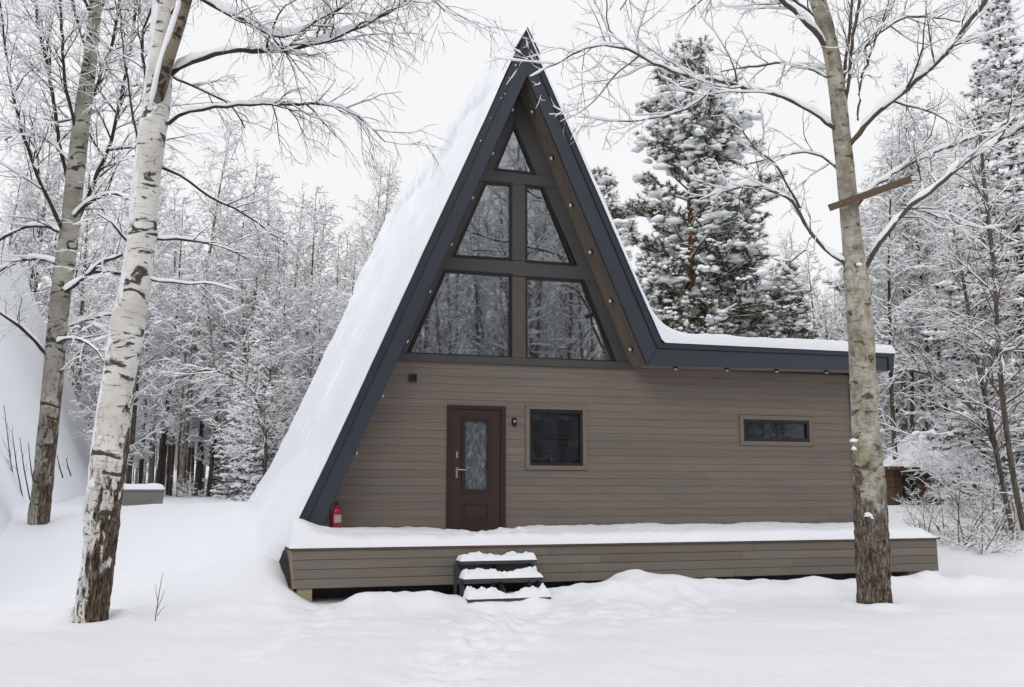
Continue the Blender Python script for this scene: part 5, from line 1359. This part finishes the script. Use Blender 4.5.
sheet('snow_cover', P, M_ROOFSNOW, lc, nu, nv)
b = MB(); b.prism([(ax2 - 0.445 * 10.3, 1.0), (ax2 + 0.445 * 10.3 - 0.05, 1.0), (ax2, zt_ - 0.1)], yb2 - 33, yb2 - 0.05); b.build('roof', M_NAVY, lc)

# ------------------------------------------------------------------ small shed among the trees on the right
sx_, sy_, sz_ = ground_at(938, 29)
shed = empty('garden_shed', (sx_, sy_, sz_), 'low brown shed with heaped snow on its roof, half hidden in the thicket at right', 'shed')
b = MB()
for k in range(9):
    b.box(sx_ - 1.5, sx_ + 2.2, sy_ - 0.02, sy_ + 2.4, sz_ - 0.4 + k * 0.16, sz_ - 0.4 + k * 0.16 + 0.15, wr.random())
b.build('wall', M_SHED, shed)
b = MB(); b.frame([(sx_ - 1.2, sz_ + 0.15), (sx_ - 0.78, sz_ + 0.15), (sx_ - 0.78, sz_ + 0.85), (sx_ - 1.2, sz_ + 0.85)], 0.06, sy_ - 0.06, sy_ - 0.021); fo = b.build('window', M_BLACK, shed)
b = MB(); b.box(sx_ - 1.145, sx_ - 0.835, sy_ - 0.045, sy_ - 0.035, sz_ + 0.2, sz_ + 0.8); b.build('pane', M_GLASS2, fo)
b = MB(); b.box(sx_ - 1.75, sx_ + 2.5, sy_ - 0.35, sy_ + 2.7, sz_ + 1.04, sz_ + 1.15, .5); b.build('roof', M_SHED, shed)
nu, nv = 40, 30
u = np.linspace(-1, 1, nu)[:, None]; w = np.linspace(-1, 1, nv)[None, :]
e = np.clip((1 - u ** 4) * (1 - w ** 6), 0, 1) ** .45
P = np.stack([sx_ + 0.38 + 2.15 * u + 0 * w, sy_ + 1.18 + 1.56 * w + 0 * u, sz_ + 1.145 + e * (0.12 + 1.0 * sstep(-0.25, 0.3, u) * sstep(1.2, 0.7, u) * sstep(-1.1, 0.5, w) + 0.05 * fbm(u * 3, w * 3, 0, 9))], -1)
sheet('snow_cover', P[::-1], M_ROOFSNOW, shed, nu, nv)

# ------------------------------------------------------------------ sky and light
w = bpy.data.worlds.new('World'); sc.world = w; w.use_nodes = True
nt = w.node_tree
bg = nt.nodes['Background']
sky = nt.nodes.new('ShaderNodeTexSky'); sky.sky_type = 'NISHITA'; sky.sun_disc = False
SUN_EL, SUN_ROT = R(38), R(215)
sky.sun_elevation = SUN_EL; sky.sun_rotation = SUN_ROT; sky.air_density = 1.0; sky.dust_density = 4.0; sky.ozone_density = 1.0
hs = nt.nodes.new('ShaderNodeHueSaturation'); hs.inputs['Saturation'].default_value = 0.12
nt.links.new(sky.outputs[0], hs.inputs['Color'])
# thick even cloud: the sky colour is mostly flattened to one pale grey white, with faint soft structure
tc = nt.nodes.new('ShaderNodeTexCoord')
ns = noise(nt, tc.outputs['Generated'], 2.2, 4, 0.55)
cl = ramp(nt, ns, [(0.25, (9.35, 9.5, 9.7)), (0.75, (9.9, 9.95, 10.0))])
mx = mix(nt, 0.93, hs.outputs['Color'], cl)
nt.links.new(mx, bg.inputs['Color']); bg.inputs['Strength'].default_value = 0.10
sun = bpy.data.lights.new('sun', 'SUN'); sun.energy = 1.0; sun.angle = R(35); sun.color = (1.0, 0.975, 0.94)
so = bpy.data.objects.new('sun', sun); COL.objects.link(so)
# direction towards the sun: from the viewer's left, behind the viewer
sd = Vector((math.sin(SUN_ROT) * math.cos(SUN_EL), math.cos(SUN_ROT) * math.cos(SUN_EL), math.sin(SUN_EL)))
so.rotation_euler = sd.to_track_quat('Z', 'Y').to_euler()

sc.view_settings.view_transform = 'Standard'; sc.view_settings.look = 'None'; sc.view_settings.exposure = 0; sc.view_settings.gamma = 1
sc.render.engine = 'CYCLES'
c = sc.cycles
c.use_denoising = True
c.max_bounces = 8; c.diffuse_bounces = 6; c.glossy_bounces = 2; c.transparent_max_bounces = 4; c.transmission_bounces = 1
c.caustics_reflective = False; c.caustics_refractive = False
c.use_adaptive_sampling = True; c.adaptive_threshold = 0.015
